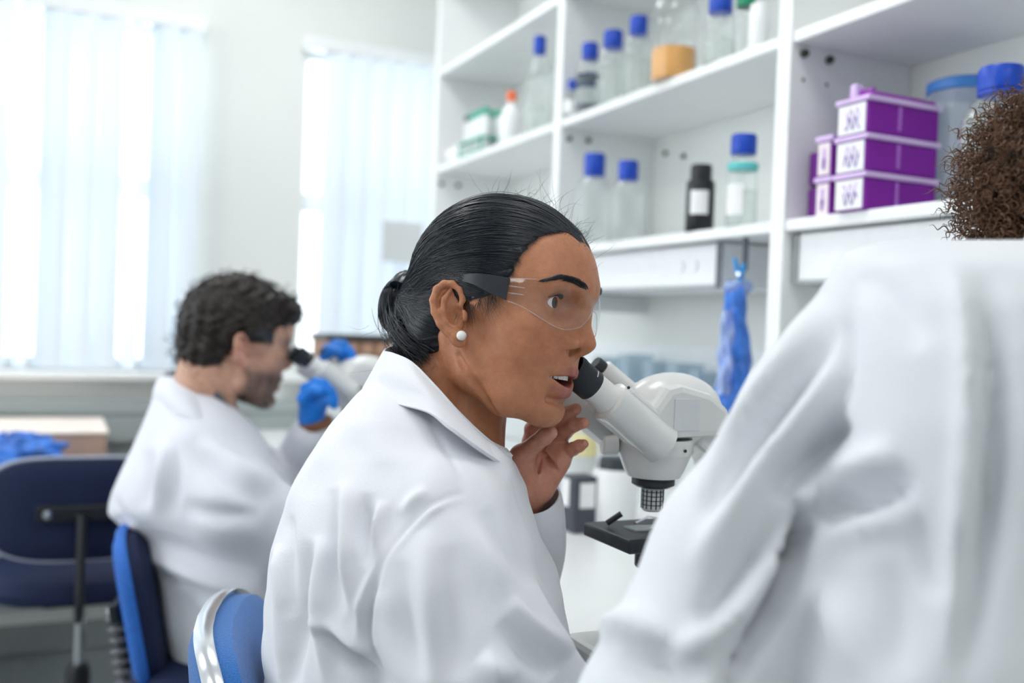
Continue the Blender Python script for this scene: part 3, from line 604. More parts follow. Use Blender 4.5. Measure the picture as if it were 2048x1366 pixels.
def nets(f, lo, hi, h, B=10, slack=1.9):
    """sparse surface nets of f<0 in the box lo..hi, cell h -> verts, quads"""
    lo = np.asarray(lo, float); hi = np.asarray(hi, float); nb = np.ceil((hi - lo) / (h * B)).astype(int)
    I = np.stack(np.meshgrid(*[np.arange(n) for n in nb], indexing='ij'), -1).reshape(-1, 3)
    c = (lo + (I + .5) * h * B).astype(np.float32)
    d = np.concatenate([f(c[i:i + 400000]) for i in range(0, len(c), 400000)])
    I = I[np.abs(d) < h * B * .87 * slack]
    n1 = B + 1; off = np.stack(np.meshgrid(*[np.arange(n1)] * 3, indexing='ij'), -1).reshape(-1, 3)
    NX, NY, NZ = (nb * B + 2).tolist()
    keyof = lambda q: (q[..., 0].astype(np.int64) * NY + q[..., 1]) * NZ + q[..., 2]
    VK, VP, FQ = [], [], []
    cor = np.array([(x, y, z) for x in (0, 1) for y in (0, 1) for z in (0, 1)])
    edges = [(a, b) for a in range(8) for b in range(a + 1, 8) if np.abs(cor[a] - cor[b]).sum() == 1]
    step = 150
    for s in range(0, len(I), step):
        J = I[s:s + step]; g = (J[:, None, :] * B + off[None]); v = f((lo + g.reshape(-1, 3) * h).astype(np.float32)).reshape(len(J), n1, n1, n1)
        cv = np.stack([v[:, x:x + B, y:y + B, z:z + B] for x, y, z in cor], -1)
        sg = cv < 0; act = sg.any(-1) & ~sg.all(-1); idx = np.argwhere(act)
        if len(idx) == 0: continue
        cva = cv[act]; acc = np.zeros((len(idx), 3)); cnt = np.zeros(len(idx))
        for a, b in edges:
            va, vb = cva[:, a], cva[:, b]; m = (va < 0) != (vb < 0); t = np.where(m, va / np.where(m, va - vb, 1), 0)
            pt = cor[a] + t[:, None] * (cor[b] - cor[a]); acc += pt * m[:, None]; cnt += m
        gi = J[idx[:, 0]] * B + idx[:, 1:]
        VK.append(keyof(gi)); VP.append(lo + (gi + acc / cnt[:, None]) * h)
        for ax in range(3):
            sl0 = [slice(None), slice(0, B), slice(0, B), slice(0, B)]; sl1 = list(sl0); sl1[ax + 1] = slice(1, B + 1)
            a0 = v[tuple(sl0)] < 0; a1 = v[tuple(sl1)] < 0; e = np.argwhere(a0 != a1)
            if len(e) == 0: continue
            g0 = J[e[:, 0]] * B + e[:, 1:]; u, w = [(1, 2), (2, 0), (0, 1)][ax]; du = np.eye(3, dtype=int)[u]; dw = np.eye(3, dtype=int)[w]
            q = np.stack([keyof(g0), keyof(g0 - du), keyof(g0 - du - dw), keyof(g0 - dw)], -1)
            ok = (g0[:, u] > 0) & (g0[:, w] > 0); inside = a0[tuple(e.T)]
            q = np.where(inside[:, None], q, q[:, ::-1]); FQ.append(q[ok])
    VK = np.concatenate(VK); VP = np.concatenate(VP); FQ = np.concatenate(FQ)
    o = np.argsort(VK); VK = VK[o]; VP = VP[o]; pos = np.clip(np.searchsorted(VK, FQ), 0, len(VK) - 1); ok = (VK[pos] == FQ).all(-1)
    Q = pos[ok]; N = vnormals(VP, Q); k = np.linspace(0, len(VP) - 1, 400).astype(int)
    if np.mean(f((VP[k] + N[k] * h * .6).astype(np.float32)) > 0) < .5: Q = Q[:, ::-1]
    return VP, Q
def vnormals(V, Q):
    n = np.cross(V[Q[:, 2]] - V[Q[:, 0]], V[Q[:, 3]] - V[Q[:, 1]]); N = np.zeros_like(V)
    for k in range(4): np.add.at(N, Q[:, k], n)
    return N / (np.linalg.norm(N, axis=1, keepdims=True) + 1e-12)
def orient(V, Q):
    a, b, c, d = V[Q[:, 0]], V[Q[:, 1]], V[Q[:, 2]], V[Q[:, 3]]; o = V.mean(0)
    vol = (np.cross(b - o, c - o) * (a - o)).sum() + (np.cross(c - o, d - o) * (a - o)).sum()
    return Q if vol > 0 else Q[:, ::-1].copy()
def smooth_mesh(V, Q, it=2, lam=.5):
    for _ in range(it):
        A = np.zeros_like(V); c = np.zeros(len(V))
        for k in range(4):
            np.add.at(A, Q[:, k], V[Q[:, (k + 1) % 4]]); np.add.at(A, Q[:, k], V[Q[:, (k + 3) % 4]]); np.add.at(c, Q[:, k], 2)
        m = c > 0; V = V.copy(); V[m] += lam * (A[m] / c[m][:, None] - V[m])
    return V
def qmesh(name, V, Q, m, parent=None, color=None):
    me = bpy.data.meshes.new(name); me.vertices.add(len(V)); me.vertices.foreach_set('co', np.asarray(V, np.float32).ravel())
    Q = np.asarray(Q); k = Q.shape[1]
    me.loops.add(Q.size); me.loops.foreach_set('vertex_index', Q.ravel().astype(np.int32)); me.polygons.add(len(Q)); me.polygons.foreach_set('loop_start', np.arange(0, Q.size, k, dtype=np.int32))
    try: me.polygons.foreach_set('loop_total', np.full(len(Q), k, np.int32))
    except Exception: pass
    me.update(calc_edges=True); me.validate()
    if color is not None:
        a = me.color_attributes.new('skin', 'FLOAT_COLOR', 'POINT'); cc = np.ones((len(V), 4), np.float32); cc[:, :3] = color; a.data.foreach_set('color', cc.ravel())
    me.shade_smooth()
    return link(name, me, m, parent)
def join_parts(parts):
    V = []; Q = []; n = 0
    for v, q in parts: V.append(v); Q.append(q + n); n += len(v)
    return np.concatenate(V), np.concatenate(Q)
def strands_mesh(name, paths, radii, m, parent, n=3):
    """many thin tapering tubes in one mesh; paths (S,K,3), radii (S,)"""
    paths = np.asarray(paths, float); S, K = paths.shape[:2]; radii = np.broadcast_to(np.asarray(radii, float), (S,))
    T = np.gradient(paths, axis=1); T /= np.linalg.norm(T, axis=2, keepdims=True) + 1e-12
    ref = np.array([.31, .52, .79]); e1 = np.cross(T, ref); e1 /= np.linalg.norm(e1, axis=2, keepdims=True) + 1e-12; e2 = np.cross(T, e1)
    tap = np.interp(np.linspace(0, 1, K), [0, .12, .7, 1], [.6, 1, .9, .15])
    V = np.stack([paths + (radii[:, None] * tap[None])[..., None] * (math.cos(a) * e1 + math.sin(a) * e2) for a in 2 * math.pi * np.arange(n) / n], 2)
    base = (np.arange(S)[:, None, None] * K + np.arange(K - 1)[None, :, None]) * n; k = np.arange(n)[None, None]; k2 = (k + 1) % n
    Q = np.stack([base + k, base + k2, base + n + k2, base + n + k], -1).reshape(-1, 4)
    return qmesh(name, V.reshape(-1, 3), Q, m, parent)
def stroke_disp(V, N, strokes, to_px, mask=None):
    """raise or sink folds along polylines given in picture rows and columns on the visible side of a cloth"""
    px = to_px(V); D = np.zeros(len(V))
    for s in strokes:
        pts, wid, hgt = np.array(s[0], float), s[1], s[2]; pts = spline(pts, max(8, 6 * len(pts))); best = np.full(len(V), 1e9); tt = np.zeros(len(V))
        for i in range(len(pts) - 1):
            a, b_ = pts[i], pts[i + 1]; ba = b_ - a; h = np.clip(((px[:, :2] - a) @ ba) / (ba @ ba + 1e-9), 0, 1); dd = np.linalg.norm(px[:, :2] - a - h[:, None] * ba, axis=1)
            m = dd < best; best = np.where(m, dd, best); tt = np.where(m, (i + h) / (len(pts) - 1), tt)
        env = np.clip(np.minimum(tt, 1 - tt) * 6, 0, 1) if wid < 10 else np.sin(np.pi * np.clip(tt, 0, 1)) ** 1.1
        D += hgt * np.exp(-(best / wid) ** 2) * env
    if mask is not None: D = D * mask
    return V + N * D[:, None]
def cam_px(V):
    c = w2cam(V); return np.stack([1024 + FPX * c[:, 0] / c[:, 2], 683 - FPX * c[:, 1] / c[:, 2], c[:, 2]], -1)
def skin_mat(name, nscale=420, bump=.35):
    m = bpy.data.materials.new(name); m.use_nodes = True; nt = m.node_tree; b = nt.nodes['Principled BSDF']
    at = nt.nodes.new('ShaderNodeVertexColor'); at.layer_name = 'skin'
    tc = nt.nodes.new('ShaderNodeTexCoord'); n = nt.nodes.new('ShaderNodeTexNoise'); n.inputs['Scale'].default_value = 70; n.inputs['Detail'].default_value = 8; n.inputs['Roughness'].default_value = .7; nt.links.new(tc.outputs['Object'], n.inputs['Vector'])
    r = nt.nodes.new('ShaderNodeValToRGB'); r.color_ramp.elements[0].position = .35; r.color_ramp.elements[1].position = .68; r.color_ramp.elements[0].color = (.84, .80, .78, 1); r.color_ramp.elements[1].color = (1.08, 1.08, 1.08, 1)
    nt.links.new(n.outputs['Fac'], r.inputs[0])
    mx = nt.nodes.new('ShaderNodeMix'); mx.data_type = 'RGBA'; mx.blend_type = 'MULTIPLY'; mx.inputs['Factor'].default_value = 1
    nt.links.new(at.outputs['Color'], mx.inputs['A']); nt.links.new(r.outputs[0], mx.inputs['B']); nt.links.new(mx.outputs['Result'], b.inputs['Base Color'])
    n2 = nt.nodes.new('ShaderNodeTexVoronoi'); n2.inputs['Scale'].default_value = nscale * 2; nt.links.new(tc.outputs['Object'], n2.inputs['Vector'])
    bp = nt.nodes.new('ShaderNodeBump'); bp.inputs['Strength'].default_value = bump; bp.inputs['Distance'].default_value = .0006; nt.links.new(n2.outputs['Distance'], bp.inputs['Height']); nt.links.new(bp.outputs[0], b.inputs['Normal'])
    b.inputs['Roughness'].default_value = .43; b.inputs['Subsurface Weight'].default_value = .12; b.inputs['Subsurface Radius'].default_value = (.012, .004, .002); b.inputs['Subsurface Scale'].default_value = .5
    b.inputs['Specular IOR Level'].default_value = .42
    MATS[name] = m; return m
def coat_mat(name, color=(.75, .765, .81), bump=.25):
    m = bpy.data.materials.new(name); m.use_nodes = True; nt = m.node_tree; b = nt.nodes['Principled BSDF']
    tc = nt.nodes.new('ShaderNodeTexCoord'); n = nt.nodes.new('ShaderNodeTexNoise'); n.inputs['Scale'].default_value = 650; n.inputs['Detail'].default_value = 3; nt.links.new(tc.outputs['Object'], n.inputs['Vector'])
    r = nt.nodes.new('ShaderNodeValToRGB'); r.color_ramp.elements[0].color = (*[c * .95 for c in color], 1); r.color_ramp.elements[1].color = (*[min(1, c * 1.04) for c in color], 1); nt.links.new(n.outputs['Fac'], r.inputs[0]); nt.links.new(r.outputs[0], b.inputs['Base Color'])
    bp = nt.nodes.new('ShaderNodeBump'); bp.inputs['Strength'].default_value = bump; bp.inputs['Distance'].default_value = .0012; nt.links.new(n.outputs['Fac'], bp.inputs['Height']); nt.links.new(bp.outputs[0], b.inputs['Normal'])
    b.inputs['Roughness'].default_value = .85; b.inputs['Sheen Weight'].default_value = .25; b.inputs['Specular IOR Level'].default_value = .15
    MATS[name] = m; return m
def hair_mat(name, color, rough=.32, spec=.6):
    m = bpy.data.materials.new(name); m.use_nodes = True; nt = m.node_tree; b = nt.nodes['Principled BSDF']
    tc = nt.nodes.new('ShaderNodeTexCoord'); n = nt.nodes.new('ShaderNodeTexNoise'); n.inputs['Scale'].default_value = 90; n.inputs['Detail'].default_value = 4; nt.links.new(tc.outputs['Object'], n.inputs['Vector'])
    r = nt.nodes.new('ShaderNodeValToRGB'); r.color_ramp.elements[0].color = (*[c * .6 for c in color], 1); r.color_ramp.elements[1].color = (*[c * 1.5 for c in color], 1); nt.links.new(n.outputs['Fac'], r.inputs[0]); nt.links.new(r.outputs[0], b.inputs['Base Color'])
    b.inputs['Roughness'].default_value = rough; b.inputs['Specular IOR Level'].default_value = spec
    MATS[name] = m; return m
# ---------------------------------------------------------------- a head: (forward, near side, up) about the ear line, metres
def ear_frame(O, flare=.55):
    up = np.array([-.30, 0, .954]); bk = np.array([-.954 * math.cos(flare), math.sin(flare), -.30 * math.cos(flare)]); nn = np.cross(bk, up); nn /= np.linalg.norm(nn)
    if nn[1] < 0: nn = -nn
    return lambda a, b, c=0.0: np.asarray(O) + a * up + b * bk + c * nn, np.stack([up, bk, nn], 1)
EAR_O = (.000, .0755, -.0045); EAR_FL = .60
def ear_sdf(p, O, s=1.0, flare=.55):
    E, R = ear_frame(O, flare); Es = lambda a, b, c=0.0: E(a * s, b * s, c * s)
    helix = [Es(.002, .004, .002), Es(.012, -.001, .003), Es(.022, .001, .003), Es(.029, .008, .002), Es(.030, .016, .001), Es(.025, .024, 0), Es(.014, .0285, 0), Es(.002, .028, 0), Es(-.010, .0235, 0), Es(-.019, .016, 0), Es(-.025, .010, 0)]
    d = chain(p, helix, [.0028 * s, .0030 * s, .0032 * s, .0034 * s, .0034 * s, .0034 * s, .0034 * s, .0033 * s, .0032 * s, .0034 * s, .004 * s], .002)
    plate = ell(p, Es(.003, .013, -.004), (.027 * s, .0145 * s, .003 * s), R); d = smin(d, plate, .004)
    anti = [Es(.022, .011, 0), Es(.014, .0175, .001), Es(.003, .0195, .001), Es(-.008, .016, .001), Es(-.014, .009, .001)]
    d = smin(d, chain(p, anti, [.0022 * s, .0028 * s, .003 * s, .003 * s, .003 * s], .002), .003)
    d = smin(d, ell(p, Es(-.026, .006, 0), (.0095 * s, .0085 * s, .0042 * s), R), .004)          # lobe
    d = smin(d, ell(p, Es(-.004, -.001, .002), (.006 * s, .004 * s, .0035 * s), R), .003)          # tragus
    d = smin(d, ell(p, Es(-.003, .010, -.012), (.018 * s, .012 * s, .012 * s), R), .006)           # root behind
    d = smax(d, -ell(p, Es(-.003, .0085, .004), (.0105 * s, .0075 * s, .0085 * s), R), .003)       # concha
    return d
EYE_C = (.0675, .0330, .0205)
UPLIP = ([(.0945, 0, -.0455), (.0945, .0055, -.0446), (.0885, .017, -.0470), (.0755, .0320, -.0515)], [.0052, .0057, .0055, .0028])
LOLIP = ([(.0870, 0, -.0652), (.0865, .007, -.0650), (.0820, .019, -.0615), (.0750, .0315, -.0535)], [.0086, .0085, .0074, .0032])
def head_sdf(p, male=False, neck=None, ears=(1,), mouth_open=True, creases=None):
    q = p.copy(); side = np.sign(q[:, 1]); q[:, 1] = np.sqrt(q[:, 1] ** 2 + 1e-8)
    d = ell(q, (.000, 0, .040), (.0935, .0735, .082))
    d = smin(d, ell(q, (.0435, 0, .034), (.0605, .060, .072)), .02)                 # forehead block
    d = smin(d, ell(q, (.036, 0, -.035), (.056, .056, .062)), .025)               # face block
    d = smin(d, ell(q, (.048, .036, -.020), (.032, .026, .030)), .02)             # cheeks
    d = smin(d, capsule(q, (.052, .047, .004), (.010, .064, .006), .011, .009), .016)   # cheekbone arch
    jr = .017 if not male else .019
    d = smin(d, chain(q, [(.071, .008, -.086), (.045, .040, -.082), (.010, .054, -.064), (-.002, .058, -.030)], [.0165, .017, jr, .012], .012), .022)
    d = smin(d, ell(q, (.0725, 0, -.089), (.0178, .021, .0165)), .012)             # chin
    d = smin(d, ell(q, (.0670, 0, -.047), (.0272, .034, .030)), .016)               # muzzle
    d = smin(d, capsule(q, (.0925, .006, .043), (.073, .044, .040), .010, .009), .014)   # brow
    d = smax(d, -ell(q, (.092, .0325, .019), (.0185, .0185, .0130)), .012)           # socket
    d = smin(d, ell(q, (.062, .046, -.004), (.018, .014, .012)), .012)            # upper cheek
    # eyelids
    lid = np.sqrt(np.sum((q - np.array(EYE_C, np.float32)) ** 2, -1)) - .0152
    ey = q - np.array(EYE_C, np.float32)
    t_ = np.clip(ey[:, 1] / .0145, -1, 1); opening = np.maximum(ey[:, 2] - (.0072 * (1 - t_ ** 2) + .0003), -(.0050 * (1 - t_ ** 2)) - ey[:, 2])
    lid = smax(lid, -np.maximum(opening, -(ey[:, 0] - .002)), .0012)
    d = smin(d, lid, .003)
    # nose
    d = smin(d, chain(q, [(.089, 0, .030), (.0962, 0, .012), (.1045, 0, -.006)], [.0085, .0080, .0084], .006), .009)
    d = smin(d, ell(q, (.1060, 0, -.0135), (.0112, .0100, .0094)), .005)
    d = smin(d, ell(q, (.0905, .0148, -.0168), (.0160, .0076, .0095)), .006)
    d = smin(d, capsule(q, (.1070, 0, -.0205), (.0965, 0, -.0280), .0042, .0050), .004)
    d = smax(d, -capsule(q, (.1045, .0122, -.0228), (.0960, .0160, -.0242), .0030, .0026), .0022); d = smax(d, -ell(q, (.0985, .0085, -.0240), (.0080, .0042, .0060)), .0018)     # nostril
    d = smax(d, -capsule(q, (.1000, .0125, -.0232), (.0915, .0070, -.0110), .0032, .0030), .0016)
    d = smax(d, -chain(q, [(.0775, .0245, -.022), (.079, .0245, -.013), (.085, .0215, -.006)], [.0012, .0012, .0004], .002), .006)   # wing groove
    # lips
    up = chain(q, UPLIP[0], UPLIP[1], .003); lo_ = chain(q, LOLIP[0], LOLIP[1], .004)
    d = smin(d, up, .0045); d = smin(d, lo_, .0045)
    if mouth_open:
        t2 = np.clip(q[:, 1] / .0295, 0, 1); mz = q[:, 2] - (-.0552 + .0030 * t2 ** 2); op = np.maximum(np.abs(mz) - .0054 * (1 - t2 ** 2) ** 1.7 - .0003, q[:, 1] - .0295); op = np.maximum(op, .062 - q[:, 0])
        d = smax(d, -op, .0020)
    else: d = smax(d, -(np.maximum(np.abs(q[:, 2] + .0545) - .0012, np.maximum(q[:, 1] - .026, .080 - q[:, 0]))), .002)
    d = smax(d, -capsule(q, (.1015, 0, -.031), (.1030, 0, -.040), .0022, .0022), .004)   # philtrum
    d = smax(d, -capsule(q, (.0915, 0, -.0790), (.083, .018, -.0765), .0018, .0012), .010)   # chin crease
    # neck
    if neck is not None:
        nk = chain(p, neck[0], neck[1], .03); d = smin(d, nk, .009)
        d = smin(d, capsule(p, (-.022, .056, -.030), (.010, .020, -.16), .013, .011), .012)      # neck muscle, near side
        d = smin(d, capsule(p, (-.022, -.056, -.030), (.010, -.020, -.16), .013, .011), .012)
    if creases is not None:
        for L, r in creases: d = smax(d, -chain(p, L, [r] * len(L), .002), .005)
    for s in ears:
        pe = p.copy(); pe[:, 1] *= s; d = smin(d, ear_sdf(pe, EAR_O, 1.03, EAR_FL), .003)
    return d
def face_color(V, base, lipc, male=False):
    C = np.tile(np.array(base), (len(V), 1)); q = V.copy(); q[:, 1] = np.abs(q[:, 1])
    def blend(w, c): 
        nonlocal C
        w = np.clip(w, 0, 1)[:, None]; C = C * (1 - w) + np.array(c) * w
    g = lambda c, r: np.exp(-np.sum(((q - np.array(c)) / np.array(r)) ** 2, -1))
    blend(.35 * g((.075, .040, -.02), (.03, .02, .02)), (base[0] * 1.06, base[1] * .86, base[2] * .86))     # blush
    blend(.45 * g((.11, 0, -.012), (.012, .012, .01)), (base[0] * 1.02, base[1] * .88, base[2] * .86))
    blend(.35 * g((.078, .03, .012), (.012, .02, .012)), [c * .72 for c in base])
    lip = np.minimum(chain(q, UPLIP[0], [r + .0004 for r in UPLIP[1]], .003), chain(q, LOLIP[0], [r + .0005 for r in LOLIP[1]], .004))
    blend(np.clip(.5 - lip / .0016, 0, 1) * (q[:, 0] > .058), lipc)
    if male:
        b1 = np.clip((-.028 - q[:, 2]) / .02, 0, 1) * np.clip((q[:, 0] + .005) / .02, 0, 1) * np.clip((q[:, 2] + .125) / .015, 0, 1) * (lip > .001)
        blend(.68 * b1, (.10, .075, .065))
    return C
# ================================================================ the woman with the safety glasses
HR = np.array([[.86518643, -.46975794, .17544205], [-.14163812, .10668972, .9841524], [-.48103127, -.87632459, .02577087]])
HT = np.array([-.01356539, .0260775, 1.05393816])
class Pose:
    def __init__(s, R, t, k=1.0): s.R, s.t, s.k = np.asarray(R), np.asarray(t), k
    def w(s, L): return cam2w(np.atleast_2d(np.asarray(L, float)) * s.k @ s.R.T + s.t)
    def inv(s, c): return ((np.asarray(c) - s.t) @ s.R) / s.k
wp = Pose(HR, HT)
SKIN = skin_mat('brown_skin'); HAIRW = hair_mat('black_hair', (.0065, .0098, .018), .28, .7)
COATW = coat_mat('white_cotton')
base = P(860, 1500, 1.0); wom = empty('person', (base[0], base[1], 0.0))
tag(wom, 'woman in white lab coat and clear safety glasses turning towards the right', 'person')
n1 = wp.inv(P3(893, 930, 1.055)); n2 = wp.inv(P3(880, 1030, 1.05))
neckW = ([(-.042, 0, -.032), (-.036, 0, -.085), tuple(n1), tuple(n2)], [.051, .0475, .054, .075])
def surf(px, py, d0=.88, d1=1.12, n=260):      # where the line of sight at a picture point meets the head, in head coordinates
    dd = np.linspace(d0, d1, n); L = wp.inv(np.array([P3(px, py, d) for d in dd])); v = head_sdf(L.astype(np.float32), False, neckW, ()); k = int(np.argmax(v < 0)); return L[k]
CRE = [([surf(*q) for q in ((916, 712), (934, 742), (955, 774), (975, 804), (990, 826))], .0030)]
Vh, Qh = nets(lambda p: head_sdf(p, False, neckW, (1, -1), True, CRE), (-.13, -.125, -.29), (.135, .125, .135), .0016, 10, 1.35)
Vh = smooth_mesh(Vh, Qh, 1, .4)
BASE = (.50, .212, .108); LIP = (.40, .112, .105)
Ch = face_color(Vh, BASE, LIP)
# hand (camera metres)
def hand_sdf(p):
    f = lambda L, r, k=.003: chain(p, [P3(*a) for a in L], r, k)
    palm = f([(1040, 1030, 1.125), (1056, 975, 1.105), (1068, 915, 1.115)], [.023, .019, .014], .02)
    for a, r in (((1066, 884, 1.118), .0125), ((1092, 876, 1.12), .0120), ((1114, 888, 1.112), .0115), ((1127, 906, 1.102), .0105)):
        palm = smin(palm, f([(1062, 965, 1.108), a], [.0175, r]), .012)
    palm = smin(palm, f([(1082, 975, 1.100), (1118, 925, 1.095)], [.015, .0125]), .010)     # heel under the little finger
    palm = smin(palm, f([(1044, 975, 1.093), (1044, 915, 1.072)], [.0175, .0140]), .010)    # thumb ball
    d = palm
    d = smin(d, f([(1044, 912, 1.070), (1072, 886, 1.056), (1088, 874, 1.05), (1102, 866, 1.046)], [.0125, .0088, .0092, .0072]), .006)
    d = smin(d, f([(1064, 884, 1.12), (1064, 858, 1.112), (1078, 832, 1.10), (1092, 812, 1.09)], [.0098, .0085, .0078, .006]), .004)
    d = smin(d, f([(1092, 872, 1.12), (1112, 846, 1.108), (1132, 828, 1.09), (1152, 818, 1.078)], [.0100, .0088, .0080, .0065]), .003)
    d = smin(d, f([(1114, 884, 1.112), (1131, 862, 1.098), (1148, 850, 1.085), (1168, 846, 1.075)], [.0096, .0085, .0078, .0062]), .003)
    d = smin(d, f([(1127, 906, 1.102), (1146, 898, 1.090), (1158, 892, 1.083), (1168, 888, 1.078)], [.0088, .0074, .0068, .0052]), .003)
    for L in ([(1052, 940, 1.083), (1076, 902, 1.098), (1100, 890, 1.105)], [(1080, 900, 1.100), (1104, 930, 1.086), (1116, 945, 1.083)], [(1062, 985, 1.084), (1074, 945, 1.086), (1084, 905, 1.096)], [(1094, 912, 1.096), (1106, 930, 1.084)]):
        d = smax(d, -f(L, [.0016] * len(L)), .004)   # palm creases
    return d
lo = np.minimum(P3(1010, 1050, 1.13), P3(1010, 1050, 1.0)); hi = np.maximum(P3(1190, 790, 1.0), P3(1190, 790, 1.15))
Va, Qa = nets(hand_sdf, (lo[0], lo[1], 1.02), (hi[0], hi[1], 1.16), .0012)
Ca = np.tile(np.array((.60, .275, .19)), (len(Va), 1)); tipw = np.exp(-((Va - P3(1100, 868, 1.045)) ** 2).sum(1) / .009 ** 2)[:, None]; Ca = Ca * (1 - .5 * tipw) + np.array((.62, .33, .26)) * .5 * tipw
# torso and arms below the coat
def trunk_sdf(p):
    d = ell(p, P3(830, 1160, 1.04), (.115, .20, .145)); d = smin(d, capsule(p, P3(893, 930, 1.0), P3(870, 1040, 1.03), .055, .08), .03)
    d = smin(d, chain(p, [P3(870, 1040, .95), P3(930, 1380, .90), P3(1100, 1420, .96)], [.045, .04, .035], .02), .02)
    d = smin(d, chain(p, [P3(880, 1040, 1.13), P3(960, 1330, 1.22), P3(1042, 1020, 1.122)], [.045, .038, .024], .01), .02)
    return d
Vt, Qt = nets(trunk_sdf, P3(560, 1560, 1.3) * (1.25, 1, 0) + (0, 0, .75), P3(1260, 860, 1.25), .008)
Vb, Qb = join_parts([(wp.w(Vh), Qh), (cam2w(Va), Qa), (cam2w(Vt), Qt)])
qmesh('body', Vb, Qb, SKIN, wom, np.concatenate([Ch, Ca, np.tile(np.array(BASE), (len(Vt), 1))]))
# eyes
def eye(pose, side, parent, k=1.0, gaze=(1, .12, .05), iris=(.05, .02, .01)):
    c = np.array((EYE_C[0], EYE_C[1] * side, EYE_C[2])); g = np.array(gaze, float); g /= np.linalg.norm(g); r = .0136
    t = np.cross(g, (0, 0, 1)); t /= np.linalg.norm(t); u = np.cross(t, g)
    def dome(prof, name, m, par):
        V = []; n = 24
        for a, rr in prof:
            for j in range(n):
                f = 2 * math.pi * j / n; V.append(c + rr * (math.cos(a) * g + math.sin(a) * (math.cos(f) * t + math.sin(f) * u)))
        Q = [(i * n + j, i * n + (j + 1) % n, (i + 1) * n + (j + 1) % n, (i + 1) * n + j) for i in range(len(prof) - 1) for j in range(n)]
        return qmesh(name, pose.w(V), np.array(Q), m, par)
    e = dome([(max(a, .001), r) for a in np.linspace(.40, math.pi - .01, 16)], 'eye', mat('eye_white', (.80, .80, .82), .15, noise=.03), parent)
    dome([(max(a, .002), r * 1.003) for a in np.linspace(0, .46, 5)], 'iris', mat('brown_iris', iris, .1, noise=.3, nscale=300), e)
    dome([(max(a, .002), r * 1.012) for a in np.linspace(0, .20, 4)], 'pupil', mat('pupil', (.004, .004, .004), .05, noise=.1), e)
for s in (1, -1): eye(wp, s, wom, gaze=(1, .05 if s > 0 else .15, .06))
# teeth: a curved upper row and the dark of the mouth behind
def teeth(pose, parent, w=.0235):
    t = MB()
    for k in range(-4, 5):
        a = k * .30; cx = .0685 + .0195 * math.cos(a); cy = .0230 * math.sin(a); hw = .0030 if abs(k) > 1 else .0037
        tn = np.array((-math.sin(a) * .9, math.cos(a), 0)); tn /= np.linalg.norm(tn); nn = np.array((tn[1], -tn[0], 0)); G = []
        for z in np.linspace(-.0450, -.0545, 5):
            wz = hw * (.92 if z > -.0465 else 1.0) * (.86 if z < -.0540 else 1); G.append([np.array((cx, cy, z)) + tn * wz * u + nn * (.0022 * math.sqrt(max(0, 1 - .8 * u * u))) for u in np.linspace(-1, 1, 7)])
        G = np.array(G); t.add(pose.w(G.reshape(-1, 3)), [(i * 7 + j, i * 7 + j + 1, (i + 1) * 7 + j + 1, (i + 1) * 7 + j) for i in range(4) for j in range(6)])
    t.build('teeth', mat('tooth_enamel', (.88, .86, .82), .2, noise=.03), parent, smooth=True, fix=False)
teeth(wp, wom)
tg = [[(.070 + .014 * math.sin(v) * 1.0, .016 * math.cos(u) * math.sin(v), -.062 + .004 * math.cos(v) + .002 * math.cos(u)) for u in np.linspace(0, math.pi, 12)] for v in np.linspace(.05, math.pi / 2, 8)]
# brows and lashes
def hairs(rng, roots, dirs, L, bend, K=6):
    t = np.linspace(0, 1, K)[None, :, None]; roots = np.asarray(roots)[:, None]; dirs = np.asarray(dirs)[:, None]; L = np.asarray(L)[:, None, None]; bend = np.asarray(bend)[:, None]
    return roots + dirs * L * t + bend * L * t * t
rng = np.random.RandomState(3)
def snap(V3):     # push points out to the head surface along -forward search
    V3 = np.asarray(V3, float).copy(); xs = np.linspace(.125, .02, 106)
    for i in range(len(V3)):
        q = np.tile(V3[i], (106, 1)); q[:, 0] = xs; dd = head_sdf(q.astype(np.float32), False, None, ())
        k = np.argmax(dd < 0); V3[i, 0] = xs[k] if dd[k] < 0 else V3[i, 0]
    return V3
for s in (1, -1):
    n = 380; u = rng.rand(n); yb = .015 + .042 * u; zc = .0410 + .0060 * np.sin(np.clip(u / .68, 0, 1) * math.pi / 2) - np.clip((u - .68) / .32, 0, 1) * .006; th = .0060 * (1 - .75 * u ** 1.5) * np.clip(.35 + u * 4, 0, 1)
    R0 = snap(np.stack([np.zeros(n), yb * s, zc + (rng.rand(n) - .5) * 2 * th * .7], 1))
    Dv = np.stack([-.35 * u - .05, np.full(n, s * .8), .55 - .9 * u], 1); Dv /= np.linalg.norm(Dv, axis=1, keepdims=True); R0[:, 0] += .0002
    pth = hairs(rng, R0, Dv, .006 + .003 * rng.rand(n), np.stack([-.25 * u, np.zeros(n), -.2 * np.ones(n)], 1))
    strands_mesh('eyebrow', wp.w(pth.reshape(-1, 3)).reshape(n, -1, 3), .00025, HAIRW, wom)
    n = 110; u = rng.rand(n) * 2 - 1; c = np.array((EYE_C[0], EYE_C[1] * s, EYE_C[2])); yy = u * .0140; zz = .0072 * (1 - (u * .92) ** 2) + .0006
    xx = np.sqrt(np.maximum(.0152 ** 2 - yy ** 2 - zz ** 2, 1e-6)); R0 = np.stack([c[0] + xx, c[1] + yy, c[2] + zz], 1)
    Dv = np.stack([np.ones(n), u * .55, -.1 * np.ones(n)], 1); Dv /= np.linalg.norm(Dv, axis=1, keepdims=True)
    pth = hairs(rng, R0, Dv, 0.0035 + .002 * rng.rand(n), np.stack([np.zeros(n), .1 * u, .65 * np.ones(n)], 1))
    strands_mesh('eyelashes', wp.w(pth.reshape(-1, 3)).reshape(n, -1, 3), .00020, HAIRW, wom)
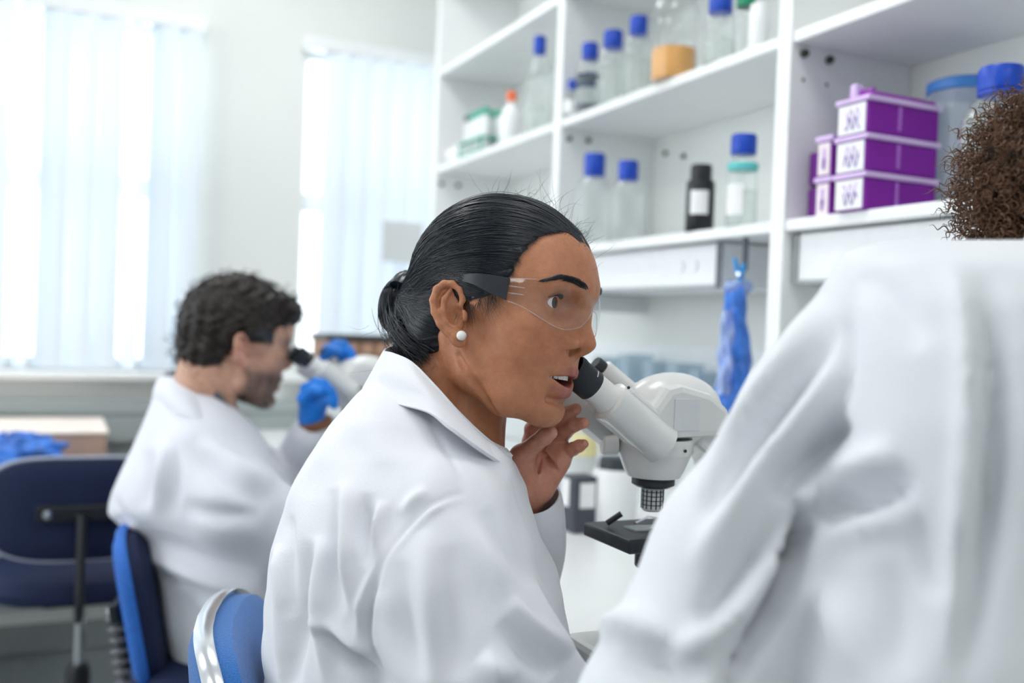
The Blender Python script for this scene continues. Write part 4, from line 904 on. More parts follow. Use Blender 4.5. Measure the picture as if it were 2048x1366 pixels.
# earring
E_, _R = ear_frame(EAR_O, EAR_FL); ec = wp.w(E_(-.0255, .004, .0085))[0]
MB().lathe([(0, -.0050)] + [(.0052 * math.sin(a), -.0050 * math.cos(a)) for a in np.linspace(.2, math.pi - .2, 12)] + [(0, .0050)], ec, 20).build('earring', mat('pearl', (.86, .85, .83), .22, noise=.06, nscale=500, coat=.5), wom, smooth=True)
# ---------------------------------------------------------------- hair
HC = np.array((-.004, 0, .037)); HRAD = np.array((.1075, .0800, .0935))
HL_U = np.array([-.10, -.066, -.05, -.02, 0, .010, .0195, .039, .065, .084, .0955, .101, .107, .14]); HL_F = np.array([-.085, -.056, -.030, -.018, -.012, .012, .030, .0435, .0500, .0585, .0745, .088, .11, .2])
def cap0(p):
    d = ell(p, HC, HRAD); d = smin(d, ell(p, (-.088, 0, -.010), (.036, .052, .044)), .02)
    return smin(d, ell(p, (-.050, 0, -.020), (.048, .0705, .048)), .02)
def hl_shift(y): u = np.clip((.026 - y) / .022, 0, 1); return .021 * u * u * (3 - 2 * u)
def cap_sdf(p):
    d = cap0(p); fh = np.interp(p[:, 2] + hl_shift(p[:, 1]), HL_U, HL_F); d = smax(d, (p[:, 0] - fh) * .8, .005)
    for s_ in (1, -1):
        pe = p.copy(); pe[:, 1] *= s_; Ef, Rf = ear_frame(EAR_O, EAR_FL); d = smax(d, -ell(pe, Ef(.0, .011, .008), (.032, .018, .016), Rf), .006)
    return smax(d, -(p[:, 2] + .070), .01)
Vc, Qc = nets(cap_sdf, (-.13, -.1, -.09), (.12, .1, .14), .0022)
rngh = np.random.RandomState(11)
# comb furrows running to the bun
bund = np.array((-.112, .008, -.040)); bund = bund / np.linalg.norm(bund)
Qc = orient(Vc, Qc); Nc = vnormals(Vc, Qc); dv = (Vc - HC); dv /= np.linalg.norm(dv, axis=1, keepdims=True)
t1 = np.cross(bund, (0, 0, 1)); t1 /= np.linalg.norm(t1); t2 = np.cross(t1, bund); az = np.arctan2(dv @ t1, dv @ t2)
fur = sum(a * np.sin(f * az + ph) for a, f, ph in ((.0006, 23, .3), (.0005, 41, 1.7), (.0004, 67, 4.0), (.0003, 101, 2.0)))
Vc = Vc + Nc * (fur - .0004)[:, None]
HP = [(wp.w(Vc), Qc)]
V_, Q_ = join_parts(HP); hair_o = qmesh('hair', V_, Q_, HAIRW, wom)
def on_cap(D, lift):
    D = D / np.linalg.norm(D, axis=-1, keepdims=True); sh = D.shape[:-1]; Df = D.reshape(-1, 3).astype(np.float32); a = np.full(len(Df), .05, np.float32); b = np.full(len(Df), .15, np.float32)
    for _ in range(11):
        m = (a + b) / 2; o = cap0((HC + Df * m[:, None]).astype(np.float32)) > 0; b = np.where(o, m, b); a = np.where(o, a, m)
    return HC + D * (((a + b) / 2).reshape(*sh, 1) + lift)
def comb(roots, K=26, lift=.001, jit=.02, dm=None, end=None):
    d0 = (roots - HC) / np.linalg.norm(roots - HC, axis=1, keepdims=True); n = len(d0); be = (bund if end is None else end) + rngh.normal(0, .09, (n, 3)); be /= np.linalg.norm(be, axis=1, keepdims=True)
    t = np.linspace(0, 1, K)[None, :, None]; dm = np.tile(np.array(dm, float), (n, 1)) if dm is not None else np.stack([np.full(n, -.22), d0[:, 1] * 1.25 + .10 * np.sign(d0[:, 1]), np.maximum(.16, d0[:, 2] * .85)], 1); dm /= np.linalg.norm(dm, axis=1, keepdims=True)
    D = (1 - t) ** 2 * d0[:, None] + 2.3 * t * (1 - t) * dm[:, None] + t ** 2 * be[:, None]
    D = D + rngh.normal(0, jit, (n, 1, 3)) * np.sin(np.pi * t) + rngh.normal(0, jit * .5, (n, 1, 3)) * np.sin(2 * np.pi * t)
    lf = np.abs(rngh.normal(lift, lift, (n, 1, 1))) * np.sin(np.pi * np.clip(t, .03, .97)) + .0002
    return on_cap(D, lf)
def hairline(n):
    u = rngh.uniform(.034, .1005, n); f = np.interp(u, HL_U, HL_F) - .005; s = np.where(rngh.rand(n) < .8, 1, -1)
    y2 = 1 - ((f - HC[0]) / HRAD[0]) ** 2 - ((u - HC[2]) / HRAD[2]) ** 2; y = np.sqrt(np.maximum(y2, .0)) * HRAD[1]
    return np.stack([f + rngh.normal(0, .002, n), y * s, u], 1)
n = 1500; r0 = hairline(n); top = rngh.rand(n) < .30
yy = rngh.uniform(-.055, .055, n); r0[top] = np.stack([.088 - 9 * yy ** 2, yy, .104 - hl_shift(yy) - 2.5 * yy ** 2], 1)[top]
A1 = comb(r0)
n = 1500; d_ = rngh.normal(0, 1, (n, 3)); d_[:, 0] = np.abs(d_[:, 0]) * .9 - .5; d_[:, 2] = np.abs(d_[:, 2]); d_[:, 1] = np.abs(d_[:, 1]) * np.where(rngh.rand(n) < .8, 1, -1)
r1 = on_cap(d_, 0.0); r1 = r1[r1[:, 0] < np.interp(r1[:, 2], HL_U, HL_F)]; A2 = comb(r1, lift=.0014)
n = 650; u = rngh.uniform(.012, .045, n); f = np.interp(u, HL_U, HL_F) - rngh.uniform(.001, .03, n); r2 = np.stack([f, np.full(n, .08), u], 1); A3 = comb(r2, lift=.0008, dm=(-.42, .86, .10), end=np.array((-.80, .18, -.50)))
n = 900; u = rngh.uniform(-.058, .03, n); f = np.interp(u, HL_U, HL_F) - rngh.uniform(.0, .04, n); r3 = np.stack([f, np.full(n, .075) * np.where(rngh.rand(n) < .85, 1, -1), u], 1); A4 = comb(r3, lift=.0008, dm=(-.75, .55, -.30), end=np.array((-.90, .12, -.28)))
A4 = A4[r3[:, 1] > 0]
A = np.concatenate([A1, A2, A3, A4]); strands_mesh('hair_strands', wp.w(A.reshape(-1, 3)).reshape(A.shape), rngh.uniform(.00022, .0005, len(A)), HAIRW, hair_o)
# bun: a twisted coil low on the back of the head
bc = np.array((-.118, .012, -.003)); ba = np.array((-.93, .12, .10)); ba /= np.linalg.norm(ba); e1 = np.cross(ba, (0, 0, 1)); e1 /= np.linalg.norm(e1); e2 = np.cross(e1, ba)
coil = []
for t in np.linspace(0, 1, 90):
    a = t * 2 * math.pi * 1.85 + .6; rr = .0245 - .017 * t; coil.append(bc + rr * (math.cos(a) * e1 + math.sin(a) * e2 * 1.15) + ba * (.000 + .017 * t))
coil = np.array(coil); cr = np.interp(np.linspace(0, 1, 90), [0, .5, 1], [.0125, .0120, .009])
bun = MB().tube(coil, cr, 14).build('hair_bun', HAIRW, hair_o, smooth=True, fix=False)
me = bun.data; co = np.array([v.co for v in me.vertices]); me.vertices.foreach_set('co', wp.w(co).astype(np.float32).ravel())
n = 620; t = np.linspace(0, 1, 90); T_ = np.gradient(coil, axis=0); T_ /= np.linalg.norm(T_, axis=1, keepdims=True); n1_ = np.cross(T_, ba); n1_ /= np.linalg.norm(n1_, axis=1, keepdims=True); n2_ = np.cross(T_, n1_)
S = []
for i in range(n):
    s0 = rngh.randint(0, 50); K = 26; ii = np.linspace(s0, min(89, s0 + rngh.randint(24, 40)), K); ang = rngh.uniform(0, 6.28) + np.linspace(0, rngh.uniform(.6, 1.6), K); g = lambda A_: np.stack([np.interp(ii, np.arange(90), A_[:, c]) for c in range(3)], 1)
    rad = np.interp(ii, np.arange(90), cr) + abs(rngh.normal(.0003, .0005)); S.append(g(coil) + rad[:, None] * (np.cos(ang)[:, None] * g(n1_) + np.sin(ang)[:, None] * g(n2_)))
S = np.array(S); strands_mesh('bun_strands', wp.w(S.reshape(-1, 3)).reshape(S.shape), rngh.uniform(.00022, .00045, len(S)), HAIRW, hair_o)
# nape hair sweeping up to the bun, with loose wisps
W = []
for i in range(420):
    a = rngh.uniform(0, 1); r = np.array((-.040 - .045 * a + rngh.normal(0, .004), .060 * math.cos(a * 1.4) + rngh.normal(0, .004), -.050 - .016 * a + rngh.normal(0, .008)))
    e_ = bc + rngh.normal(0, .010, 3) + np.array((.006, .012, -.006)); m = (r + e_) / 2 + np.array((-.004, .016, -.004)) + rngh.normal(0, .003, 3); W.append(spline([r, m, e_], 14))
W = np.array(W); strands_mesh('nape_strands', wp.w(W.reshape(-1, 3)).reshape(W.shape), rngh.uniform(.0002, .00042, len(W)), HAIRW, hair_o)
W = []
def wisp(r, d, L, curl, K=14):
    t = np.linspace(0, 1, K)[:, None]; d = np.asarray(d, float); d = d / np.linalg.norm(d); c = rngh.normal(0, curl, 3); c2 = rngh.normal(0, curl * .08, 3)
    W.append(np.asarray(r) + d * L * t + c * L * t * t + c2 * L * np.sin(t * 7))
for i in range(70):      # along the crown
    a = rngh.uniform(.2, 2.0); yy = rngh.normal(0, .02); r = on_cap(np.array((math.cos(a), yy * 8, math.sin(a)))[None], 0)[0]; wisp(r, (rngh.normal(-.2, .6), rngh.normal(0, .4), 1.0 * math.sin(a) + .2), rngh.uniform(.008, .03), .5)
for i in range(40):      # front hairline
    r = on_cap(np.array((.088, rngh.normal(0, .02), .062 + rngh.uniform(-.004, .02)))[None], .0005)[0]; wisp(r, (.5, rngh.normal(0, .3), .6), rngh.uniform(.006, .022), .25)
for i in range(420):      # soft edge of the hairline
    u_ = rngh.uniform(.03, .1); f_ = np.interp(u_, HL_U, HL_F) + rngh.normal(.0005, .0018); y2 = 1 - ((f_ - HC[0]) / HRAD[0]) ** 2 - ((u_ - HC[2]) / HRAD[2]) ** 2
    r = np.array((f_, math.sqrt(max(y2, 0)) * HRAD[1] * .985, u_)); wisp(r, (-.9, .25 * r[1] / .07, .35), rngh.uniform(.006, .016), .15)
for i in range(60):      # nape
    r = np.array((-.05 + rngh.normal(0, .015), .045 + rngh.normal(0, .008), -.055 + rngh.normal(0, .008))); wisp(r, (rngh.normal(-.1, .4), .35, -1), rngh.uniform(.015, .045), .5)
for i in range(150):      # before the ear
    u_ = rngh.uniform(-.002, .024); r = np.array((np.interp(u_, HL_U, HL_F) + rngh.normal(0, .002), .0735, u_)); wisp(r, (rngh.uniform(.0, .8), .12, -1), rngh.uniform(.010, .030), .25)
for i in range(14): r = np.array((-.112, .03, -.03)) + rngh.normal(0, .01, 3); wisp(r, (-.6, .2, -.8), rngh.uniform(.015, .035), .5)
W = np.array(W); strands_mesh('loose_wisps', wp.w(W.reshape(-1, 3)).reshape(W.shape), .00013, HAIRW, hair_o)
# ---------------------------------------------------------------- safety glasses
sg = empty('safety_glasses', wp.w((.06, 0, .03))[0]); tag(sg, 'clear wraparound safety glasses with dark temples worn by the woman', 'glasses')
LR = [0, .006, .012, .02, .03, .04, .05, .06, .066, .0715]; LF = [.1065, .1075, .1070, .1045, .0998, .0937, .0845, .0700, .058, .0445]
LT = [.0335, .0355, .0385, .0412, .0427, .0427, .0417, .0397, .0380, .0362]; LB = [.0205, .0180, .0105, .0020, -.0025, -.0045, -.0015, .0055, .0105, .0137]
LENS = clear_mat('clear_polycarbonate', (.985, .99, .995), .55, .015, 0, 1.5)
rr = np.linspace(-.0715, .0715, 90); a = np.abs(rr)
sm = lambda xs: np.interp(a, np.linspace(0, .0715, 60), spline(np.stack([LR, xs], 1), 400)[:, 1][np.searchsorted(np.maximum.accumulate(spline(np.stack([LR, xs], 1), 400)[:, 0]), np.linspace(0, .0715, 60)).clip(0, 399)])
fF, fT, fB = sm(LF), sm(LT), sm(LB)
G = np.array([[(f + .006 * math.sin(math.pi * v) * .5 - .004 * (v - .5), r, b_ + (t_ - b_) * v) for v in np.linspace(0, 1, 16)] for r, f, t_, b_ in zip(rr, fF, fT, fB)])
G_LENS = G.copy(); Gw = wp.w(G.reshape(-1, 3)).reshape(G.shape)
MB().shell(Gw, .0018).build('lens', LENS, sg, smooth=True)
EDGE = clear_mat('lens_edge', (.93, .94, .95), 1.6, .05, .18)
MB().tube(Gw[:, 0], .00045, 5).build('lens_rim', EDGE, sg, smooth=True); MB().tube(Gw[:, -1], .0004, 5).build('lens_rim', EDGE, sg, smooth=True)
TEMPLE = mat('dark_grey_temple', (.022, .026, .034), .45, noise=.1, nscale=60, bump=.05, bscale=900)
for s in (1, -1):
    top = spline([(.0455, .0725, .0362), (.025, .0795, .0362), (.008, .0815, .0350), (-.010, .0770, .030), (-.028, .0740, .014)], 24); bot = spline([(.0455, .0725, .0136), (.030, .0785, .0180), (.010, .0810, .0245), (-.008, .0770, .0245), (-.026, .0740, .008)], 24)
    Gt = np.array([[t_ * (1 - v) + b_ * v for v in np.linspace(0, 1, 6)] for t_, b_ in zip(top, bot)]); G_TEMPLE = Gt.copy(); Gt[..., 1] *= s
    MB().shell(wp.w(Gt.reshape(-1, 3)).reshape(Gt.shape), .0028 * s).build('temple', TEMPLE, sg, smooth=True)
    for k in range(2):      # moulded hinge lines
        z_ = .0285 - .007 * k; L = [(.0450 + .015 * t, (.0728 - .0040 * t - .0035 * t * t) * s, z_ + .0005 * t) for t in np.linspace(0, 1, 8)]
        MB().tube(wp.w(L), .0006, 5).build('hinge_line', EDGE, sg, smooth=True)
# ---------------------------------------------------------------- lab coat
ROWS = np.array([ # row, left, right, near depth, far depth
    (735, 780, 830, 1.02, 1.10), (765, 738, 862, .990, 1.125), (800, 705, 895, .955, 1.15), (850, 657, 945, .918, 1.17), (885, 634, 985, .900, 1.18), (920, 612, 1028, .882, 1.19), (1000, 573, 1052, .860, 1.205),
    (1100, 541, 1090, .842, 1.21), (1200, 529, 1122, .838, 1.21), (1300, 528, 1146, .838, 1.21), (1440, 536, 1175, .838, 1.21), (1560, 545, 1180, .838, 1.21), (1850, 560, 1120, .85, 1.21)], float)
def rows_sdf(p, rows, ex=2.3):
    px = 1024 + FPX * p[:, 0] / p[:, 2]; py = 683 - FPX * p[:, 1] / p[:, 2]
    I = lambda k: np.interp(py, rows[:, 0], rows[:, k])
    Lx, Rx, n_, f_ = I(1), I(2), I(3), I(4); dc = (n_ + f_) / 2; hd = (f_ - n_) / 2; cx = (Lx + Rx) / 2; w = (Rx - Lx) / 2
    q = (np.abs((px - cx) / w) ** ex + np.abs((p[:, 2] - dc) / hd) ** ex) ** (1 / ex)
    d = (q - 1) * np.minimum(w * dc / FPX, hd); top = (rows[0, 0] - py) / FPX * p[:, 2]; bot = (py - rows[-1, 0]) / FPX * p[:, 2]
    return np.maximum(np.maximum(d, top), bot).astype(np.float32)
def coat_sdf(p):
    d = rows_sdf(p, ROWS)
    arm = chain(p, [P3(893, 1040, .895), P3(905, 1180, .875), P3(960, 1330, .862), P3(1075, 1480, .862)], [.058, .066, .070, .072], .03)
    d = smin(d, arm, .022)
    hole = chain(p, [P3(900, 700, 1.05), P3(900, 820, 1.045), P3(930, 880, 1.03)], [.062, .062, .045], .01)     # neck opening
    return smax(d, -hole, .006)
a_, b_ = P3(500, 1860, 1.25), P3(1230, 720, 1.25)
Vk, Qk = nets(coat_sdf, (a_[0], a_[1], .77), (b_[0], b_[1] + .02, 1.25), .0034, 10, 1.5)
Vk = cam2w(Vk); Vk = smooth_mesh(Vk, Qk, 4); Qk = orient(Vk, Qk); Nk = vnormals(Vk, Qk)
pxk = cam_px(Vk); facing = np.clip(((CO - Vk) * Nk).sum(1) / np.linalg.norm(CO - Vk, axis=1) * 4 + .6, 0, 1)
FOLDS = [
    ([(937, 981), (860, 1018), (800, 1075), (765, 1130), (745, 1200), (738, 1270), (758, 1340), (790, 1400)], 7, -.0048),      # armhole seam
    ([(925, 992), (852, 1030), (790, 1090), (756, 1145), (730, 1215), (722, 1290)], 9, .0040),
    ([(846, 822), (885, 880), (915, 935), (935, 985)], 7, -.0020),                          # shoulder seam
    ([(618, 1080), (605, 1180), (590, 1290), (580, 1390)], 16, -.010), ([(640, 1070), (640, 1170), (650, 1280), (660, 1390)], 15, .009),
    ([(690, 960), (694, 1060), (704, 1150), (720, 1230)], 14, .008), ([(665, 975), (668, 1060), (672, 1150), (690, 1230)], 15, -.007),
    ([(735, 985), (735, 1060), (742, 1130)], 15, -.006), ([(765, 1000), (755, 1060), (748, 1130)], 11, .0055),
    ([(650, 1255), (690, 1300), (735, 1350), (765, 1400)], 15, -.011), ([(640, 1230), (700, 1275), (740, 1310)], 12, .006),
    ([(560, 1090), (562, 1180), (560, 1290), (570, 1390)], 9, .005), ([(585, 1030), (580, 1120), (575, 1240)], 9, -.004),
    ([(860, 985), (830, 1000), (800, 1030)], 12, .004), ([(900, 1010), (960, 1100), (1010, 1200), (1060, 1290)], 26, .0045), ([(960, 1020), (1010, 1100), (1060, 1180)], 20, -.004),
    ([(850, 1060), (850, 1180), (860, 1330), (880, 1400)], 26, .005), ([(900, 1090), (905, 1230), (925, 1360)], 26, -.004),
    ([(1000, 1240), (1060, 1310), (1110, 1350)], 24, -.007), ([(1010, 1200), (1080, 1265), (1140, 1310)], 18, .006), ([(960, 1310), (1020, 1370)], 24, .006),
    ([(1035, 950), (1060, 1010), (1085, 1080), (1112, 1170)], 6, .0030), ([(1015, 955), (1045, 1030), (1070, 1100), (1095, 1180)], 7, -.0030), ([(1000, 930), (1018, 985), (1050, 1060), (1075, 1130)], 9, .003),
    ([(700, 830), (760, 890), (840, 930)], 30, .003), ([(760, 1180), (790, 1290), (830, 1390)], 22, .004), ([(800, 1120), (820, 1250), (850, 1360)], 20, -.004),
]
FOLDS = [(f[0], f[1], f[2] * (1.7 if f[1] >= 10 else 1.15)) for f in FOLDS]
Vk = stroke_disp(Vk, Nk, FOLDS, cam_px, facing)
rk = np.random.RandomState(5)
for i in range(10):
    kv = rk.normal(0, 1, 3); kv[2] *= .35; kv /= np.linalg.norm(kv); Vk = Vk + Nk * (.0009 * np.sin(Vk @ kv * rk.uniform(40, 110) + rk.uniform(0, 6)))[:, None]
coatw = qmesh('lab_coat', Vk, Qk, COATW, wom)
# collar
tp = [(905, 700, 1.085), (835, 688, 1.082), (785, 692, 1.055), (766, 702, 1.015), (785, 708, .975), (822, 726, .945), (868, 772, .924), (915, 824, .918), (965, 872, .935), (1004, 902, .968), (1024, 914, .985)]
bt_ = [(905, 770, 1.13), (825, 772, 1.13), (758, 772, 1.085), (724, 777, 1.02), (760, 800, .950), (850, 821, .888), (905, 856, .866), (960, 896, .876), (1002, 924, .915), (1016, 934, .945), (1026, 930, .975)]
cz = lambda q, k: P3(q[0], q[1], q[2] + k)
tq = spline([cz(q, .035) for q in tp], 70); bq = spline([cz(q, .026) for q in bt_], 70)
G = np.array([[t_ * (1 - v) + b_ * v + np.array((0, 0, -.010)) * math.sin(math.pi * min(1, v * 1.4)) * (.7 if i > 25 else 0) for v in np.linspace(0, 1, 12)] for i, (t_, b_) in enumerate(zip(tq, bq))])
MB().shell(cam2w(G.reshape(-1, 3)).reshape(G.shape), .0032).build('collar', COATW, coatw, smooth=True)
# collar stand inside
G = np.array([[t_ + np.array((0, -.004, .006)) * v * 3 + (np.array(P3(900, 800, 1.045)) - t_) * np.array((.10, .3, .10)) * v for v in np.linspace(0, 1, 5)] for t_ in tq])
MB().shell(cam2w(G.reshape(-1, 3)).reshape(G.shape), .002).build('collar_stand', COATW, coatw, smooth=True)
# far sleeve and cuff
ax = [P3(1060, 992, 1.115), P3(1060, 1040, 1.13), P3(1045, 1110, 1.155), P3(1010, 1220, 1.19), P3(960, 1330, 1.22)]; ax = spline(ax, 24); G = []
for i, c in enumerate(ax):
    T_ = ax[min(i + 1, 23)] - ax[max(i - 1, 0)]; T_ /= np.linalg.norm(T_); u1 = np.cross(T_, (0, 0, 1)); u1 /= np.linalg.norm(u1); u2 = np.cross(u1, T_); r_ = np.interp(i, [0, 4, 12, 23], [.033, .039, .046, .055])
    G.append([c + r_ * (1 + .05 * math.sin(3 * f + i * .4)) * (math.cos(f) * u1 + math.sin(f) * u2) for f in np.linspace(0, 2 * math.pi, 33)])
G = np.array(G); MB().shell(cam2w(G.reshape(-1, 3)).reshape(G.shape), -.0025).build('sleeve', COATW, coatw, smooth=True)
# ================================================================ the bearded man at the second microscope
MR = np.array([[.83913576, .52427507, .1448683], [-.17315184, .00499671, .98488247], [.51562546, -.85153431, .09497211]]); MT = np.array([-.56460369, -.0128741, 1.99312657])
mp = Pose(MR, MT, 1.06)
SKM = skin_mat('fair_skin'); HAIRM = hair_mat('dark_brown_hair', (.016, .011, .009), .5, .4); COATM = coat_mat('white_coat_cotton', (.735, .755, .815), .2)
bm_ = P(430, 1600, 1.98); man = empty('person', (bm_[0], bm_[1], 0)); tag(man, 'bearded man in white lab coat bending over the second microscope', 'person')
a1 = mp.inv(P3(420, 850, 2.0)); a2 = mp.inv(P3(400, 930, 1.99))
neckM = ([(-.042, 0, -.03), (-.045, 0, -.07), tuple(a1), tuple(a2)], [.054, .050, .050, .06])
Vm, Qm = nets(lambda p: head_sdf(p, True, neckM, (1, -1), False), (-.16, -.13, -.26), (.135, .13, .135), .0032, 10, 1.4)
Cm = face_color(Vm, (.62, .36, .26), (.50, .22, .18), True)
ew = np.exp(-np.sum(((Vm - np.array((-.012, .085, 0))) / np.array((.03, .02, .035))) ** 2, -1))[:, None]; Cm = Cm * (1 - .5 * ew) + np.array((.72, .30, .25)) * .5 * ew
def trunkm(p):
    d = ell(p, P3(460, 1130, 1.99), (.10, .22, .14)); d = smin(d, capsule(p, P3(420, 850, 2.0), P3(425, 960, 1.99), .05, .07), .03)
    return smin(d, chain(p, [P3(480, 950, 2.12), P3(590, 960, 2.10), P3(628, 850, 1.985)], [.05, .042, .026], .01), .02)
Vt, Qt = nets(trunkm, (-.92, -.95, 1.75), (-.30, -.08, 2.3), .011)
V_, Q_ = join_parts([(mp.w(Vm), Qm), (cam2w(Vt), Qt)]); Q_ = orient(V_, Q_); qmesh('body', V_, Q_, SKM, man, np.concatenate([Cm, np.tile(np.array((.62, .36, .26)), (len(Vt), 1))]))
# hair: wavy, short at the nape, longer on top and falling over the brow
U_ = np.array([-.09, -.06, -.03, 0, .02, .04, .055, .075, .14]); F_ = np.array([-.075, -.050, -.030, -.022, .034, .058, .078, .16, .2])
def hm(p):
    d = ell(p, (-.006, 0, .042), (.108, .086, .100)); d = smin(d, ell(p, (.072, 0, .088), (.040, .058, .030)), .02); d = smin(d, ell(p, (-.06, 0, -.02), (.046, .064, .046)), .02)
    d = smax(d, (p[:, 0] - np.interp(p[:, 2], U_, F_)) * .8, .012)
    pe = p.copy(); pe[:, 1] = np.abs(pe[:, 1]); Ef, Rf = ear_frame(EAR_O, EAR_FL); d = smax(d, -ell(pe, Ef(0, .011, .010), (.034, .020, .020), Rf), .006)
    w = .0042 * (np.sin(p[:, 0] * 190 + 3 * np.sin(p[:, 2] * 90)) * np.sin(p[:, 2] * 150 + 2 * np.sin(p[:, 1] * 110)) + .6 * np.sin(p[:, 1] * 210 + p[:, 0] * 120))
    return smax(d + w, -(p[:, 2] + .078), .012)
Vc, Qc = nets(hm, (-.14, -.11, -.10), (.14, .11, .165), .0036, 10, 1.7)
hmo = qmesh('hair', mp.w(Vc), Qc, HAIRM, man)
rm = np.random.RandomState(21); S = []; Qc = orient(Vc, Qc); Nc = vnormals(Vc, Qc); cand = rm.choice(len(Vc), 900)
for i in cand:
    t = np.linspace(0, 1, 12)[:, None]; n_ = Nc[i]; tg_ = np.cross(n_, (0, 1, 0)) * (-1); tg_ = tg_ + rm.normal(0, .5, 3); tg_ /= np.linalg.norm(tg_) + 1e-9; s2 = np.cross(n_, tg_); L = rm.uniform(.018, .034)
    S.append(Vc[i] - n_ * .001 + tg_ * L * t + n_ * .006 * np.sin(np.pi * t) + s2 * .004 * np.sin(6.3 * t + rm.uniform(0, 6)))
S = np.array(S); strands_mesh('hair_strands', mp.w(S.reshape(-1, 3)).reshape(S.shape), .0007, HAIRM, hmo)
# beard stubble geometry along the jaw
S = []; jv = Vm[(Cm[:, 0] < .42) & (Vm[:, 1] > -.02)]; jv = jv[rm.choice(len(jv), min(700, len(jv)))]
for v in jv: 
    n_ = v - np.array((.03, 0, -.05)); n_ /= np.linalg.norm(n_); t = np.linspace(0, 1, 4)[:, None]; S.append(v + (n_ * .6 + np.array((-.2, 0, -.8)) + rm.normal(0, .2, 3)) * .004 * t)
S = np.array(S); strands_mesh('beard', mp.w(S.reshape(-1, 3)).reshape(S.shape), .0004, HAIRM, man)
for s in (1, -1): eye(mp, s, man)
e = empty('safety_glasses', mp.w((.06, 0, .03))[0]); tag(e, 'clear safety glasses with dark temples worn by the bearded man', 'glasses')
G2 = mp.w(G_LENS.reshape(-1, 3)).reshape(G_LENS.shape); MB().shell(G2, .002).build('lens', LENS, e, smooth=True)
for s in (1, -1):
    Gt = G_TEMPLE.copy(); Gt[..., 1] *= s; MB().shell(mp.w(Gt.reshape(-1, 3)).reshape(Gt.shape), .003 * s).build('temple', TEMPLE, e, smooth=True)
# coat
ROWM = np.array([(752, 322, 395, 1.96, 2.06), (775, 312, 425, 1.92, 2.09), (810, 300, 468, 1.87, 2.12), (850, 284, 508, 1.83, 2.16), (900, 262, 548, 1.80, 2.19), (950, 238, 575, 1.785, 2.20), (1000, 217, 595, 1.78, 2.20), (1030, 215, 605, 1.78, 2.20), (1052, 240, 612, 1.78, 2.20), (1100, 284, 618, 1.78, 2.20), (1200, 312, 622, 1.78, 2.20), (1300, 330, 624, 1.78, 2.20), (1480, 350, 628, 1.78, 2.20)], float)
def coatm(p):
    d = rows_sdf(p, ROWM)
    d = smin(d, chain(p, [P3(395, 930, 1.85), P3(470, 1010, 1.80), P3(620, 1080, 1.84)], [.075, .078, .07], .03), .03)
    d = smin(d, chain(p, [P3(500, 950, 2.12), P3(585, 960, 2.09), P3(622, 872, 2.00)], [.07, .060, .045], .02), .02)
    hole = chain(p, [P3(425, 720, 2.01), P3(425, 800, 2.005), P3(455, 850, 2.0)], [.075, .070, .05], .01)
    return smax(d, -hole, .008)
a_, b_ = P3(190, 1480, 2.25), P3(680, 740, 1.75)
Vk, Qk = nets(coatm, (P3(190, 0, 2.25)[0], P3(0, 1490, 2.25)[1], 1.68), (P3(680, 0, 2.25)[0], P3(0, 735, 1.75)[1], 2.26), .0085)
Vk = smooth_mesh(cam2w(Vk), Qk, 2); Qk = orient(Vk, Qk); Nk = vnormals(Vk, Qk); facing = np.clip(((CO - Vk) * Nk).sum(1) / np.linalg.norm(CO - Vk, axis=1) * 4 + .6, 0, 1)
FM = [([(300, 900), (295, 960), (288, 1020)], 14, -.012), ([(330, 880), (318, 960), (312, 1030)], 14, .010), ([(350, 870), (350, 960), (345, 1040)], 14, -.010),
      ([(365, 880), (420, 930), (480, 980), (545, 1010)], 20, -.013), ([(400, 880), (470, 930), (550, 970)], 18, .012), ([(360, 1010), (430, 1030), (530, 1030)], 18, -.013),
      ([(260, 1060), (330, 1090), (420, 1130), (520, 1150)], 18, -.016), ([(270, 1095), (350, 1130), (450, 1170), (530, 1185)], 18, .014), ([(330, 1160), (350, 1260), (365, 1366)], 16, .010), ([(370, 1180), (395, 1270), (410, 1366)], 18, -.010), ([(430, 1200), (450, 1290), (460, 1366)], 18, .009),
      ([(225, 985), (240, 1030), (270, 1050)], 10, -.008), ([(540, 900), (580, 930), (600, 960)], 10, -.008)]
FM = [(f[0], f[1], f[2] * 1.25) for f in FM]
Vk = stroke_disp(Vk, Nk, FM, cam_px, facing)
cm_ = qmesh('lab_coat', Vk, Qk, COATM, man)
tp = [(470, 770, 2.10), (400, 738, 2.09), (350, 738, 2.05), (320, 752, 2.0), (340, 755, 1.955), (375, 770, 1.93), (415, 805, 1.92), (455, 845, 1.94), (475, 868, 1.97)]
bt_ = [(470, 800, 2.14), (390, 790, 2.13), (325, 780, 2.09), (304, 800, 2.0), (335, 822, 1.90), (385, 838, 1.855), (430, 866, 1.855), (465, 895, 1.88), (482, 905, 1.93)]
tp = [(x, y, d - .012 if d < 2 else d) for x, y, d in tp]; bt_ = [(x, y, d - .02 if d < 2 else d) for x, y, d in bt_]; tq = spline([P3(*q) for q in tp], 50); bq = spline([P3(*q) for q in bt_], 50)
Gc = np.array([[t_ * (1 - v) + b_ * v + np.array((0, 0, -.014)) * math.sin(math.pi * v) for v in np.linspace(0, 1, 9)] for t_, b_ in zip(tq, bq)]); MB().shell(cam2w(Gc.reshape(-1, 3)).reshape(Gc.shape), .004).build('collar', COATM, cm_, smooth=True)
